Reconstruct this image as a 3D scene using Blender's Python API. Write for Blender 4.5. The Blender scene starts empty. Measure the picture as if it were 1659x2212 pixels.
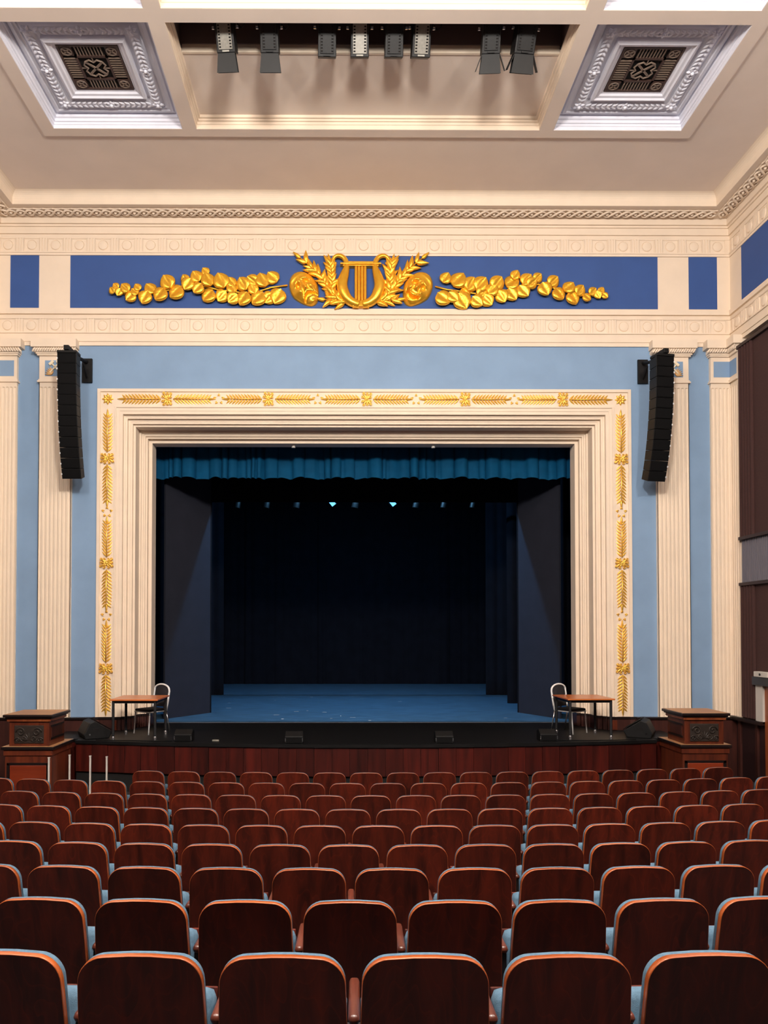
import bpy, bmesh, math, random
from mathutils import Vector, Matrix, Euler
random.seed(7)
PI = math.pi
C = bpy.context.scene.collection
SC = bpy.context.scene

# ------------------------------------------------------------------ camera
cam_data = bpy.data.cameras.new('camera')
cam = bpy.data.objects.new('camera', cam_data)
C.objects.link(cam)
cam_data.sensor_fit = 'AUTO'
cam_data.sensor_width = 36.0
cam_data.lens = 1625.0 / 2212.0 * 36.0
cam_data.shift_x = (829.5 - 756.0) / 2212.0
cam_data.shift_y = (1327.5 - 1106.0) / 2212.0
cam_data.clip_end = 200
cam.location = (-.38, -15.2, 2.9)
cam.rotation_euler = (math.radians(90 + 1.18), 0, math.radians(-.32))
SC.camera = cam

# ------------------------------------------------------------------ exposure, world, lamps
SC.view_settings.view_transform = 'Standard'
SC.view_settings.look = 'None'
SC.view_settings.gamma = 1.0
SC.view_settings.use_curve_mapping = False
SC.view_settings.exposure = 0.0
world = bpy.data.worlds.new('world')
SC.world = world
world.use_nodes = True
world.node_tree.nodes['Background'].inputs[0].default_value = (.02, .02, .025, 1)
world.node_tree.nodes['Background'].inputs[1].default_value = .3


def lamp(name, kind, loc, energy, color, size=.4, rot=(0, 0, 0), size_y=None):
    d = bpy.data.lights.new(name, kind)
    d.energy = energy
    d.color = color
    if kind == 'AREA':
        d.size = size
        if size_y:
            d.shape = 'RECTANGLE'
            d.size_y = size_y
    elif kind == 'POINT':
        d.shadow_soft_size = size
    o = bpy.data.objects.new(name, d)
    C.objects.link(o)
    o.location = loc
    o.rotation_euler = rot
    return o


WARM = (1.0, .93, .85)
lamp('chandelier_lamp', 'POINT', (0, -12.6, 9.3), 3000, WARM, .55)
lamp('side_lamp', 'POINT', (-4.6, -12.4, 9.5), 1280, WARM, .45)
lamp('side_lamp', 'POINT', (4.6, -12.4, 9.5), 1280, WARM, .45)
lamp('stage_work_lamp', 'AREA', (.1, 4.0, 8.4), 620, (.22, .58, 1.0), 3.2, (0, 0, 0), .12)


# ------------------------------------------------------------------ materials
def mat(name, color, rough=.6, metal=0.0, vary=.0, scale=6.0, bump=0.0, bscale=40.0, coat=0.0, rand=0.0, spec=None, stretch=None):
    m = bpy.data.materials.new(name)
    m.use_nodes = True
    nt = m.node_tree
    b = nt.nodes['Principled BSDF']
    b.inputs['Roughness'].default_value = rough
    b.inputs['Metallic'].default_value = metal
    b.inputs['Coat Weight'].default_value = coat
    b.inputs['Coat Roughness'].default_value = .2
    if spec is not None:
        b.inputs['Specular IOR Level'].default_value = spec
    b.inputs['Base Color'].default_value = (*color, 1)
    tc = nt.nodes.new('ShaderNodeTexCoord')
    vec = tc.outputs['Object']
    if stretch:
        mp = nt.nodes.new('ShaderNodeMapping')
        mp.inputs['Scale'].default_value = stretch
        nt.links.new(vec, mp.inputs['Vector'])
        vec = mp.outputs['Vector']
    if rand:
        oi = nt.nodes.new('ShaderNodeObjectInfo')
        ad = nt.nodes.new('ShaderNodeVectorMath')
        ad.operation = 'MULTIPLY_ADD'
        nt.links.new(oi.outputs['Random'], ad.inputs[0])
        ad.inputs[1].default_value = (37, 53, 71)
        nt.links.new(vec, ad.inputs[2])
        vec = ad.outputs['Vector']
    if vary:
        n = nt.nodes.new('ShaderNodeTexNoise')
        n.inputs['Scale'].default_value = scale
        n.inputs['Detail'].default_value = 5
        nt.links.new(vec, n.inputs['Vector'])
        mix = nt.nodes.new('ShaderNodeMix')
        mix.data_type = 'RGBA'
        mix.inputs['A'].default_value = (*[c * (1 - vary) for c in color], 1)
        mix.inputs['B'].default_value = (*[min(1, c * (1 + vary)) for c in color], 1)
        rp = nt.nodes.new('ShaderNodeMapRange')
        rp.inputs['From Min'].default_value = .3
        rp.inputs['From Max'].default_value = .7
        nt.links.new(n.outputs['Fac'], rp.inputs['Value'])
        nt.links.new(rp.outputs['Result'], mix.inputs['Factor'])
        col = mix.outputs['Result']
        if rand:
            hs = nt.nodes.new('ShaderNodeHueSaturation')
            mr = nt.nodes.new('ShaderNodeMapRange')
            mr.inputs['To Min'].default_value = 1 - rand
            mr.inputs['To Max'].default_value = 1 + rand
            nt.links.new(oi.outputs['Random'], mr.inputs['Value'])
            nt.links.new(mr.outputs['Result'], hs.inputs['Value'])
            nt.links.new(col, hs.inputs['Color'])
            col = hs.outputs['Color']
        nt.links.new(col, b.inputs['Base Color'])
    if bump:
        n2 = nt.nodes.new('ShaderNodeTexNoise')
        n2.inputs['Scale'].default_value = bscale
        n2.inputs['Detail'].default_value = 4
        nt.links.new(vec, n2.inputs['Vector'])
        bp = nt.nodes.new('ShaderNodeBump')
        bp.inputs['Strength'].default_value = bump
        bp.inputs['Distance'].default_value = .01
        nt.links.new(n2.outputs['Fac'], bp.inputs['Height'])
        nt.links.new(bp.outputs['Normal'], b.inputs['Normal'])
    return m


def wood(name, dark, light, rough=.35, scale=1.0, rand=.25, coat=.2, axis='Z', flame=False):
    """veneer: stretched grain, with cathedral arches where flame is set"""
    m = bpy.data.materials.new(name)
    m.use_nodes = True
    nt = m.node_tree
    L = nt.links
    b = nt.nodes['Principled BSDF']
    b.inputs['Roughness'].default_value = rough
    b.inputs['Coat Weight'].default_value = coat
    b.inputs['Coat Roughness'].default_value = .25
    tc = nt.nodes.new('ShaderNodeTexCoord')
    oi = nt.nodes.new('ShaderNodeObjectInfo')
    ad = nt.nodes.new('ShaderNodeVectorMath')
    ad.operation = 'MULTIPLY_ADD'
    L.new(oi.outputs['Random'], ad.inputs[0])
    ad.inputs[1].default_value = (37, 53, 71)
    L.new(tc.outputs['Object'], ad.inputs[2])
    mp = nt.nodes.new('ShaderNodeMapping')
    s = [14 * scale, 14 * scale, 14 * scale]
    s['XYZ'.index(axis)] = 1.3 * scale
    mp.inputs['Scale'].default_value = s
    L.new(ad.outputs['Vector'], mp.inputs['Vector'])
    n = nt.nodes.new('ShaderNodeTexNoise')
    n.inputs['Scale'].default_value = 1.0
    n.inputs['Detail'].default_value = 6
    n.inputs['Distortion'].default_value = .6
    L.new(mp.outputs['Vector'], n.inputs['Vector'])
    fac = n.outputs['Fac']
    if flame:
        mp2 = nt.nodes.new('ShaderNodeMapping')
        mp2.inputs['Scale'].default_value = (5, 5, 1.6)
        L.new(ad.outputs['Vector'], mp2.inputs['Vector'])
        w = nt.nodes.new('ShaderNodeTexNoise')
        w.inputs['Scale'].default_value = .9
        w.inputs['Detail'].default_value = 2
        L.new(mp2.outputs['Vector'], w.inputs['Vector'])
        mul = nt.nodes.new('ShaderNodeMath')
        mul.operation = 'MULTIPLY'
        mul.inputs[1].default_value = 16
        L.new(w.outputs['Fac'], mul.inputs[0])
        fr = nt.nodes.new('ShaderNodeMath')
        fr.operation = 'FRACT'
        L.new(mul.outputs[0], fr.inputs[0])
        pw = nt.nodes.new('ShaderNodeMath')
        pw.operation = 'POWER'
        pw.inputs[1].default_value = 9
        L.new(fr.outputs[0], pw.inputs[0])
        mm = nt.nodes.new('ShaderNodeMath')
        mm.operation = 'MULTIPLY_ADD'
        mm.inputs[1].default_value = .22
        L.new(pw.outputs[0], mm.inputs[0])
        L.new(fac, mm.inputs[2])
        fac = mm.outputs[0]
    rp = nt.nodes.new('ShaderNodeValToRGB')
    rp.color_ramp.elements[0].position = .32
    rp.color_ramp.elements[0].color = (*dark, 1)
    rp.color_ramp.elements[1].position = .75
    rp.color_ramp.elements[1].color = (*light, 1)
    L.new(fac, rp.inputs['Fac'])
    hs = nt.nodes.new('ShaderNodeHueSaturation')
    mr = nt.nodes.new('ShaderNodeMapRange')
    mr.inputs['To Min'].default_value = 1 - rand
    mr.inputs['To Max'].default_value = 1 + rand
    L.new(oi.outputs['Random'], mr.inputs['Value'])
    L.new(mr.outputs['Result'], hs.inputs['Value'])
    L.new(rp.outputs['Color'], hs.inputs['Color'])
    L.new(hs.outputs['Color'], b.inputs['Base Color'])
    return m


M = {}
M['cream'] = mat('cream_plaster', (.82, .685, .545), .75, vary=.03, scale=3, bump=.05, bscale=60)
M['ceil'] = mat('ceiling_plaster', (.86, .735, .635), .8, vary=.03, scale=1.5, bump=.05, bscale=30)
M['white'] = mat('white_plaster', (.77, .775, .86), .7, vary=.03, scale=5)
M['lblue'] = mat('pale_blue_paint', (.22, .345, .525), .75, vary=.05, scale=1.6, bump=.06, bscale=50)
M['dblue'] = mat('deep_blue_paint', (.030, .085, .29), .7, vary=.05, scale=2)
M['gold'] = mat('gold_leaf', (1.0, .50, .04), .27, metal=.66, vary=.12, scale=9, bump=.5, bscale=10)
M['gold2'] = mat('gold_paint', (1.0, .56, .10), .30, metal=.5, vary=.15, scale=14, bump=.2, bscale=30)
M['ochre'] = mat('ochre_gilding', (.66, .40, .17), .55, metal=.1, vary=.1)
M['seatwood'] = wood('mahogany_veneer', (.028, .0036, .0018), (.105, .0125, .0045), .40, 1.0, .3, .25, 'Z', True)
M['rim'] = wood('varnished_lit_edge', (.25, .054, .012), (.38, .092, .021), .28, 1.0, .18, .3, 'X')  # same mahogany made lighter: the strong light from above is put into the colour
M['arm'] = wood('varnished_arm_wood', (.07, .013, .006), (.12, .024, .010), .38, 1.2, .2, .3, 'Y')
M['seatblue'] = mat('blue_seat_fabric', (.06, .12, .18), .9, vary=.15, scale=60, bump=.3, bscale=300)
M['darkmetal'] = mat('black_metal', (.012, .012, .014), .5, vary=.1)
M['carpet'] = mat('dark_carpet', (.012, .008, .010), .95, vary=.3, scale=80)
M['board'] = wood('mahogany_boards', (.024, .0025, .0016), (.075, .0075, .0042), .38, .7, .35, .25, 'Z')
M['plinth'] = wood('dark_plinth_wood', (.030, .008, .006), (.062, .016, .011), .45, .7, .15, .1, 'Z')
M['podwood'] = wood('podium_veneer', (.060, .0105, .005), (.17, .034, .0105), .38, .8, .2, .25, 'Z')
M['podfrieze'] = wood('podium_bright_veneer', (.13, .026, .008), (.32, .085, .022), .38, .5, .15, .25, 'Z')
M['podpanel'] = wood('podium_burr_panel', (.13, .014, .004), (.25, .036, .008), .4, .35, .1, .2, 'X')
M['podtop'] = wood('podium_worn_lit_top', (.30, .135, .055), (.50, .26, .115), .5, .8, .1, .1, 'X')
M['podedge'] = wood('podium_ebonised_edge', (.006, .0035, .0035), (.016, .007, .006), .35, .8, .1, .3, 'X')
M['carving'] = mat('dark_carved_panel', (.022, .014, .010), .55, vary=.3, scale=20)
M['black'] = mat('black_paint', (.0045, .0045, .0050), .55, spec=.25, vary=.2)
M['grille'] = mat('speaker_grille', (.0035, .0035, .004), .8, spec=.15, bump=.4, bscale=400)
M['apron'] = mat('black_stage_cover', (.0045, .0045, .005), .5, spec=.25, vary=.3, scale=5, bump=.1, bscale=30)
M['stagefloor'] = mat('blue_grey_stage_floor', (.035, .085, .14), .5, vary=.28, scale=7, bump=.1, bscale=30, stretch=(.35, 1, 1))
M['velvet'] = mat('black_velvet', (.0045, .005, .0085), .95, vary=.2, scale=3, spec=.1)
M['flat'] = mat('grey_stage_flat', (.021, .023, .034), .9, spec=.1, vary=.08, scale=3)
M['teal'] = mat('teal_velvet', (.0012, .062, .15), .8, vary=.12, scale=4, spec=.12)
M['brownfab'] = mat('brown_wall_fabric', (.046, .016, .014), .9, vary=.12, scale=30)
M['greyfab'] = mat('grey_ribbed_panel', (.16, .15, .18), .8)
M['wains'] = mat('dark_wainscot', (.022, .008, .009), .5, vary=.15)
M['table'] = wood('orange_table_laminate', (.48, .12, .025), (.66, .19, .045), .32, .6, .05, .3, 'X')
M['chrome'] = mat('chrome', (.55, .55, .57), .22, metal=.9)
M['whiteframe'] = mat('silver_chair_frame', (.85, .85, .85), .35)
M['chairfab'] = mat('black_chair_fabric', (.012, .010, .014), .9)
M['bronze'] = mat('bronze_vent', (.050, .022, .016), .55, vary=.15, scale=20)
M['bronzehi'] = mat('pale_bronze', (.20, .145, .11), .55, vary=.1)
M['voidblack'] = mat('void', (.004, .003, .003), .95)
M['lampgrey'] = mat('worn_lamp_lid', (.19, .18, .155), .55, vary=.15, scale=30)
M['palelid'] = mat('pale_lamp_lid', (.30, .29, .26), .55, vary=.1, scale=30)
M['lampblack'] = mat('lamp_housing', (.0052, .0052, .0058), .5, vary=.15, scale=30, spec=.3)
M['pale'] = mat('pale_trim', (.56, .53, .49), .6)
M['emblem'] = mat('emblem_cream', (.82, .70, .50), .6)
M['doorwood'] = wood('orange_door_wood', (.26, .06, .015), (.36, .09, .025), .4, .8, .1, .2, 'Z')
M['slot'] = mat('slot_paint', (.17, .12, .115), .9)
lensm = bpy.data.materials.new('lit_lamp_lens')
lensm.use_nodes = True
_b = lensm.node_tree.nodes['Principled BSDF']
_b.inputs['Base Color'].default_value = (.2, .4, .6, 1)
_b.inputs['Emission Color'].default_value = (.25, .6, 1, 1)
_b.inputs['Emission Strength'].default_value = .55
M['lens'] = lensm


# ------------------------------------------------------------------ mesh building
class MB:
    def __init__(s):
        s.v, s.f = [], []

    def add(s, vs, fs, X=None):
        o = len(s.v)
        if X is not None:
            vs = [X @ Vector(p) for p in vs]
        s.v += [tuple(p) for p in vs]
        s.f += [tuple(i + o for i in f) for f in fs]
        return s

    def box(s, x0, x1, y0, y1, z0, z1, X=None):
        v = [(x, y, z) for x in (x0, x1) for y in (y0, y1) for z in (z0, z1)]
        f = [(0, 1, 3, 2), (4, 6, 7, 5), (0, 4, 5, 1), (2, 3, 7, 6), (0, 2, 6, 4), (1, 5, 7, 3)]
        return s.add(v, f, X)

    def taper(s, x0, x1, y0, y1, z0, z1, tx, ty, X=None):
        """box whose top is shrunk by tx, ty on each side"""
        v = []
        for x, sx in ((x0, 1), (x1, -1)):
            for y, sy in ((y0, 1), (y1, -1)):
                v += [(x, y, z0), (x + sx * tx, y + sy * ty, z1)]
        f = [(0, 1, 3, 2), (4, 6, 7, 5), (0, 4, 5, 1), (2, 3, 7, 6), (0, 2, 6, 4), (1, 5, 7, 3)]
        return s.add(v, f, X)

    def prism(s, poly, fn, a0, a1):
        """poly: list of (p,q); fn(p,q,a) -> xyz"""
        n = len(poly)
        v = [fn(p, q, a0) for p, q in poly] + [fn(p, q, a1) for p, q in poly]
        f = [(i, (i + 1) % n, n + (i + 1) % n, n + i) for i in range(n)]
        f += [tuple(range(n)), tuple(range(2 * n - 1, n - 1, -1))]
        return s.add(v, f)

    def rows(s, rows, close_u=False, close_v=False, X=None):
        """grid given as list of rows of points"""
        nu, nv = len(rows), len(rows[0])
        v = [p for r in rows for p in r]
        f = []
        for i in range(nu if close_u else nu - 1):
            for j in range(nv if close_v else nv - 1):
                a = i * nv + j
                b = i * nv + (j + 1) % nv
                c = ((i + 1) % nu) * nv + (j + 1) % nv
                d = ((i + 1) % nu) * nv + j
                f.append((a, b, c, d))
        return s.add(v, f, X)

    def tube(s, pts, r, n=8, caps=True, closed=False, flat=1.0, X=None):
        pts = [Vector(p) for p in pts]
        k = len(pts)
        rs = r if isinstance(r, (list, tuple)) else [r] * k
        rows = []
        up = None
        for i, p in enumerate(pts):
            if closed:
                t = (pts[(i + 1) % k] - pts[i - 1]).normalized()
            else:
                t = (pts[min(i + 1, k - 1)] - pts[max(i - 1, 0)]).normalized()
            if up is None:
                up = Vector((0, 1, 0)) if abs(t.y) < .8 else Vector((0, 0, 1))
            side = t.cross(up)
            if side.length < 1e-4:
                side = t.cross(Vector((1, 0, 0)))
            side.normalize()
            u2 = side.cross(t).normalized()
            rows.append([tuple(p + rs[i] * (math.cos(2 * PI * j / n) * side + flat * math.sin(2 * PI * j / n) * u2)) for j in range(n)])
        o = len(s.v)
        s.rows(rows, closed, True, X)
        if caps and not closed:
            s.f.append(tuple(o + j for j in range(n)))
            s.f.append(tuple(o + (k - 1) * n + j for j in range(n - 1, -1, -1)))
        return s

    def lathe(s, prof, n=16, X=None):
        """prof: (r,z) about local z"""
        rows = [[(r * math.cos(2 * PI * j / n), r * math.sin(2 * PI * j / n), z) for j in range(n)] for r, z in prof]
        return s.rows(rows, False, True, X)

    def leaf(s, X, L=1.0, W=.5, bulge=.15, thick=.05, tip=1.6, nt=6, ns=4, crease=.35):
        """domed pointed leaf in the XZ plane, stalk at origin, tip at +Z, face toward -Y, skirt reaching back to y=thick"""
        rows = []
        for i in range(nt + 1):
            t = i / nt
            w = W * .5 * ((math.sin(PI * t ** .86) ** .55 if 0 < t < 1 else 0) * (1 - .18 * t ** 4) if W > .7 else (math.sin(PI * t ** .62) ** .75 if 0 < t < 1 else 0) * (1 - .22 * t)) + 1e-4
            if i == nt:
                w = .002 * L
            row = []
            for j in range(-ns, ns + 1):
                q = j / ns
                y = -bulge * (1 - q * q) * math.sin(PI * min(.97, max(.05, t))) ** .6 + crease * bulge * math.exp(-(q * 3.2) ** 2) * math.sin(PI * t)
                row.append((w * q, y, L * t))
            row = [(row[0][0], thick, row[0][2])] + row + [(row[-1][0], thick, row[-1][2])]
            rows.append(row)
        return s.rows(rows, X=X)

    def build(s, name, m=None, parent=None, smooth=False, bevel=0, angle=None):
        me = bpy.data.meshes.new(name)
        me.from_pydata(s.v, [], s.f)
        bm = bmesh.new()
        bm.from_mesh(me)
        bmesh.ops.remove_doubles(bm, verts=bm.verts, dist=1e-5)
        bmesh.ops.recalc_face_normals(bm, faces=bm.faces)
        bm.to_mesh(me)
        bm.free()
        if m is not None:
            me.materials.append(M[m] if isinstance(m, str) else m)
        if smooth:
            for p in me.polygons:
                p.use_smooth = True
            if angle:
                me.set_sharp_from_angle(angle=math.radians(angle))
        o = bpy.data.objects.new(name, me)
        C.objects.link(o)
        if parent is not None:
            o.parent = parent
        if bevel:
            b = o.modifiers.new('bevel', 'BEVEL')
            b.width = bevel
            b.segments = 2
            b.limit_method = 'ANGLE'
        return o


def empty(name, loc=(0, 0, 0), rz=0):
    o = bpy.data.objects.new(name, None)
    o.empty_display_size = .1
    C.objects.link(o)
    o.location = loc
    o.rotation_euler = (0, 0, rz)
    return o


def tag(o, label=None, cat=None, group=None, kind=None):
    if label:
        o['label'] = label
    if cat:
        o['category'] = cat
    if group:
        o['group'] = group
    if kind:
        o['kind'] = kind
    return o


def struct(o, label=None):
    o['kind'] = 'structure'
    if label:
        o['label'] = label
    return o


def inst(src, parent, loc=(0, 0, 0), rot=(0, 0, 0), scale=(1, 1, 1)):
    """a copy of one object, sharing its mesh"""
    o = src.copy()
    C.objects.link(o)
    o.parent = parent
    o.location = loc
    o.rotation_euler = rot
    o.scale = scale
    return o


def copy_tree(o, parent=None):
    c = o.copy()
    C.objects.link(c)
    c.parent = parent
    for ch in [x for x in bpy.data.objects if x.parent == o]:
        copy_tree(ch, c)
    return c


ORD = ['first', 'second', 'third', 'fourth', 'fifth', 'sixth', 'seventh', 'eighth', 'ninth', 'tenth', 'eleventh', 'twelfth',
       'thirteenth', 'fourteenth', 'fifteenth', 'sixteenth', 'seventeenth', 'eighteenth', 'nineteenth', 'twentieth', 'twenty-first', 'twenty-second']
T, R_, S_ = Matrix.Translation, Matrix.Rotation, Matrix.Diagonal
W = 7.55           # half width of the hall at the plaster walls
BACK = -24.0       # rear of the hall
STZ = .9           # stage height
CZ = 11.437         # flat ceiling
PZ = 11.41         # coffer frame

# ================================================================== ROOM SHELL
# stage wall with the opening behind the portal
w = MB()
w.box(-W - .4, -5.0, -.125, .3, 0, 11.6).box(5.0, W + .4, -.125, .3, 0, 11.6).box(-5.0, 5.0, -.125, .3, 7.45, 11.6)
struct(w.build('wall_front', 'lblue'), 'pale blue stage wall around the cream portal')
for sgn, nm in ((-1, 'wall_left'), (1, 'wall_right')):
    x0, x1 = sorted((sgn * W, sgn * (W + .4)))
    wall = struct(MB().box(x0, x1, BACK, 0, -.3, 11.6).build(nm, 'brownfab'))
    xf = sgn * 7.36
    a, b_ = sorted((xf, sgn * W))
    # brown fabric panels above and below the grey band
    MB().box(a, b_, BACK, -.55, 4.70, 8.43).build('upper_fabric_panel', 'brownfab', wall)
    if sgn < 0:
        MB().box(a, b_, BACK, -.55, 1.20, 3.79).build('lower_fabric_panel', 'brownfab', wall)
    else:
        q = MB()
        q.box(a, b_, -1.06, -.55, 1.20, 3.79).box(a, b_, BACK, -2.2, 1.20, 3.79).box(a, b_, -2.2, -1.06, 2.05, 3.79)
        q.build('lower_fabric_panel', 'brownfab', wall)
    a2, b2 = sorted((sgn * 7.35, sgn * 7.40))
    gb = MB().box(min(sgn * 7.39, sgn * W), max(sgn * 7.39, sgn * W), BACK, -.55, 3.80, 4.67).build('grey_band', 'greyfab', wall)
    rb = MB()
    y = -.58
    while y > -9:
        rb.box(min(sgn * 7.355, sgn * 7.40), max(sgn * 7.355, sgn * 7.40), y - .028, y, 3.80, 4.67)
        y -= .06
    tag(rb.build('ribs', 'greyfab', gb), kind='stuff')
    for z in (4.685, 3.79, 8.45):
        MB().box(min(sgn * 7.30, sgn * W), max(sgn * 7.30, sgn * W), BACK, -.55, z - .03, z + .03).build('dark_rail', 'wains', wall)
    # fluted brown strip beside the corner pilaster
    for z0, z1 in ((4.72, 8.42), (1.22, 3.76)):
        for k in range(5):
            y = -.60 - k * .10
            MB().tube([(sgn * 7.355, y, z0), (sgn * 7.355, y, z1)], .042, 8).build('fabric_rib', 'brownfab', wall, True, angle=50)
    # wainscot: cap rail and panels, down to the floor
    wn = MB().box(min(sgn * 7.40, sgn * W), max(sgn * 7.40, sgn * W), BACK, 0, -.3, 1.14).build('wainscot', 'wains', wall)
    MB().box(min(sgn * 7.28, sgn * W), max(sgn * 7.28, sgn * W), (BACK if sgn < 0 else -1.30), -.05, 1.13, 1.20).build('cap_rail', 'podedge', wn)
    for k in range(3):
        y = -.35 - k * .62
        MB().box(min(sgn * 7.36, sgn * 7.42), max(sgn * 7.36, sgn * 7.42), y - .09, y, 0, 1.13).build('stile', 'plinth', wn, bevel=.008)
struct(MB().box(-W - .4, W + .4, BACK - .3, BACK, -.3, 11.6).build('wall_rear', 'brownfab'))

# raked floor: profile along y, rows step up toward the rear
TOPS = [1.712, 1.554, 1.403, 1.269, 1.158, 1.069, .992, .933, .881]
ROWY = [-12.46 + .99 * i for i in range(9)]


def floor_z(y):
    if y >= -4.54:
        return 0.0
    if y <= -12.46:
        return .832 + .16 * (-12.46 - y)
    t = (y + 12.46) / .99
    i = min(7, int(t))
    return (TOPS[i] + (TOPS[i + 1] - TOPS[i]) * (t - i)) - .88


prof = [(y, floor_z(y)) for y in [BACK, -18, -15.2, -13.5] + ROWY + [-3.5, 0]]
prof += [(0, -.5), (BACK, -.5)]
struct(MB().prism(prof, lambda p, q, a: (a, p, q), -W, W).build('floor', 'carpet'), 'dark raked auditorium floor under the seats')

# door opening at the right edge: pale reveal, lintel, orange door
dr = struct(MB().box(7.37, 7.54, -2.2, -1.30, 0, 1.86).build('door_1', 'doorwood'), 'orange wood door inside a pale reveal on the right wall')
MB().box(7.33, 7.50, -1.30, -1.06, 1.17, 1.87).build('reveal', 'pale', dr)
MB().box(7.28, 7.54, -2.3, -1.02, 1.87, 2.03).build('lintel', 'podedge', dr, bevel=.01)
ex = tag(MB().box(7.24, 7.36, -1.62, -1.16, 2.03, 2.13).build('emergency_light', 'pale', bevel=.01),
         'small white emergency light box above the door on the right wall', 'light')
MB().lathe([(0, 0), (.022, 0), (.022, .012), (0, .012)], 12, T((7.24, -1.38, 2.08)) @ R_(-PI / 2, 4, 'Y')).build('indicator', 'darkmetal', ex)

# ================================================================== ENTABLATURE AND CORNICE (swept round the hall)


def sweep_u(profile, name, m, parent=None, rear=BACK):
    """profile: (d,z) where d is the distance out from the wall"""
    rows = []
    for d, z in profile:
        rows.append([(-W + d, rear, z), (-W + d, -d, z), (W - d, -d, z), (W - d, rear, z)])
    # close the section against the wall so that it is solid
    p0, p1 = profile[0], profile[-1]
    for d, z in ((-.02, p1[1]), (-.02, p0[1])):
        rows.append([(-W + d, rear, z), (-W + d, -d, z), (W - d, -d, z), (W - d, rear, z)])
    return MB().rows(rows, close_u=True).build(name, m, parent)


low = struct(sweep_u([(0, 8.622), (.155, 8.622), (.155, 8.700), (.175, 8.700), (.175, 8.860), (.20, 8.860), (.20, 8.885), (.155, 8.888),
                      (.155, 9.160), (.17, 9.165), (.15, 9.250), (.20, 9.250), (.20, 9.345), (.15, 9.352), (.15, 9.355)],
                     'trim_1', 'cream'), 'lower cream cornice band with a row of plaster discs')
fr = struct(sweep_u([(.0, 9.355), (.15, 9.355), (.15, 10.449), (.0, 10.449)], 'trim_2', 'cream'), 'cream frieze that frames the deep blue panels')
up = struct(sweep_u([(.0, 10.449), (.17, 10.452), (.17, 10.495), (.185, 10.50), (.185, 10.525), (.155, 10.53), (.155, 10.79), (.165, 10.80), (.165, 10.875),
                     (.20, 10.875), (.20, 11.008), (.23, 11.008), (.23, 11.046), (.27, 11.048), (.27, 11.167)],
                    'trim_3', 'cream'), 'upper cream cornice band with a row of plaster discs')
cov = struct(sweep_u([(0, 11.167), (.27, 11.167), (.285, 11.18), (.55, 11.205), (.56, 11.20), (.66, 11.20), (.67, 11.203)] +
                     [(.67, 11.22), (.67, 11.30)] + [(.67 + .14 * (1 - math.cos(a)), 11.30 + .14 * math.sin(a)) for a in [i * PI / 12 for i in range(1, 7)]] + [(.81, 11.60)],
                     'trim_4', 'cream'), 'cream cove under the ceiling with a twisted guilloche moulding')

# deep blue panels: shallow boards let into the frieze
def blue_panel(x0, x1, z0, z1, parent):
    MB().box(x0, x1, -.156, -.14, z0, z1).build('blue_panel', 'dblue', parent)


blue_panel(-5.93, 5.93, 9.385, 10.449, fr)
for s in (-1, 1):
    a, b_ = sorted((s * 6.56, s * 7.135))
    blue_panel(a, b_, 9.385, 10.449, fr)
    a, b_ = sorted((s * (W - .156), s * (W - .14)))
    MB().box(a, b_, -9.0, -.60, 9.385, 10.449).build('blue_panel', 'dblue', fr)

# plaster disc units along both bands
pm = MB()
for a, b_, c, d in ((-.155, -.143, -.135, .135), (.143, .155, -.135, .135), (-.155, .155, .123, .135)):
    pm.box(a, b_, -.014, .01, c, d)
panel_frame = pm.build('panel_moulding', 'cream')
disc = MB().lathe([(0, .022), (.06, .020), (.088, .012), (.094, 0), (.100, .010), (.106, -.005)], 20, R_(PI / 2, 4, 'X')).build('plaster_disc', 'cream', smooth=True, angle=40)
bars = MB()
for x in (.185, .2425, .30):
    bars.box(x - .017, x + .017, -.015, .01, -.135, .135)
bars = bars.build('plaster_bars', 'cream')
PITCH = .485
first = {}
for trim, zc in ((low, 9.025), (up, 10.66)):
    n = 0
    for i in range(-15, 16):
        x = i * PITCH * .985 - .02
        if abs(x) > 7.2:
            continue
        for src in (panel_frame, disc, bars):
            if src is bars and i == 15:
                continue
            inst(src, trim, (x, -.155, zc))
    for i in range(17):
        y = -.42 - i * PITCH
        for src in (panel_frame, disc, bars):
            inst(src, trim, (W - .155, y, zc), (0, 0, -PI / 2))
for src in (panel_frame, disc, bars):
    bpy.data.objects.remove(src)

# guilloche: two strands crossing round an eye, one piece per eye
GP = .188
gm = MB()
ns = 10
for s in (-1, 1):
    gm.tube([(GP * (i / ns - .5), -.012 - .012 * s * math.cos(PI * i / ns), s * .074 * math.sin(PI * i / ns)) for i in range(ns + 1)], .022, 6, False)
    gm.tube([(GP * (i / ns - .5), -.004, s * .112 + s * -.014 * math.sin(PI * i / ns)) for i in range(ns + 1)], .014, 5, False)
gm.lathe([(0, .034), (.014, .028), (.024, .010), (.026, 0)], 10, S_((1.5, 1.35, 1.25, 1)) @ R_(PI / 2, 4, 'X'))
link = gm.build('guilloche_link', 'cream', smooth=True)
tilt = math.radians(84)
dz = 11.188
dd = .415
n = int((W - dd) * 2 / GP)
for i in range(n):
    inst(link, cov, (-(W - dd) + GP * (i + .5) + .02, -dd, dz), (tilt, 0, 0))
for i in range(40):
    inst(link, cov, (W - dd, -dd - GP * (i + .08), dz), (tilt, 0, -PI / 2))
for i in range(12):
    inst(link, cov, (-W + dd, -dd - GP * (i + .08), dz), (tilt, 0, PI / 2))
bpy.data.objects.remove(link)

# ================================================================== CEILING
ceil = struct(MB().box(-W - .4, W + .4, -2.38, .3, CZ, CZ + .4)
              .box(-W - .4, -5.56, BACK, -2.38, CZ, CZ + .4).box(5.56, W + .4, BACK, -2.38, CZ, CZ + .4).build('ceiling', 'ceil'),
              'cream ceiling with a coffered middle')
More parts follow.
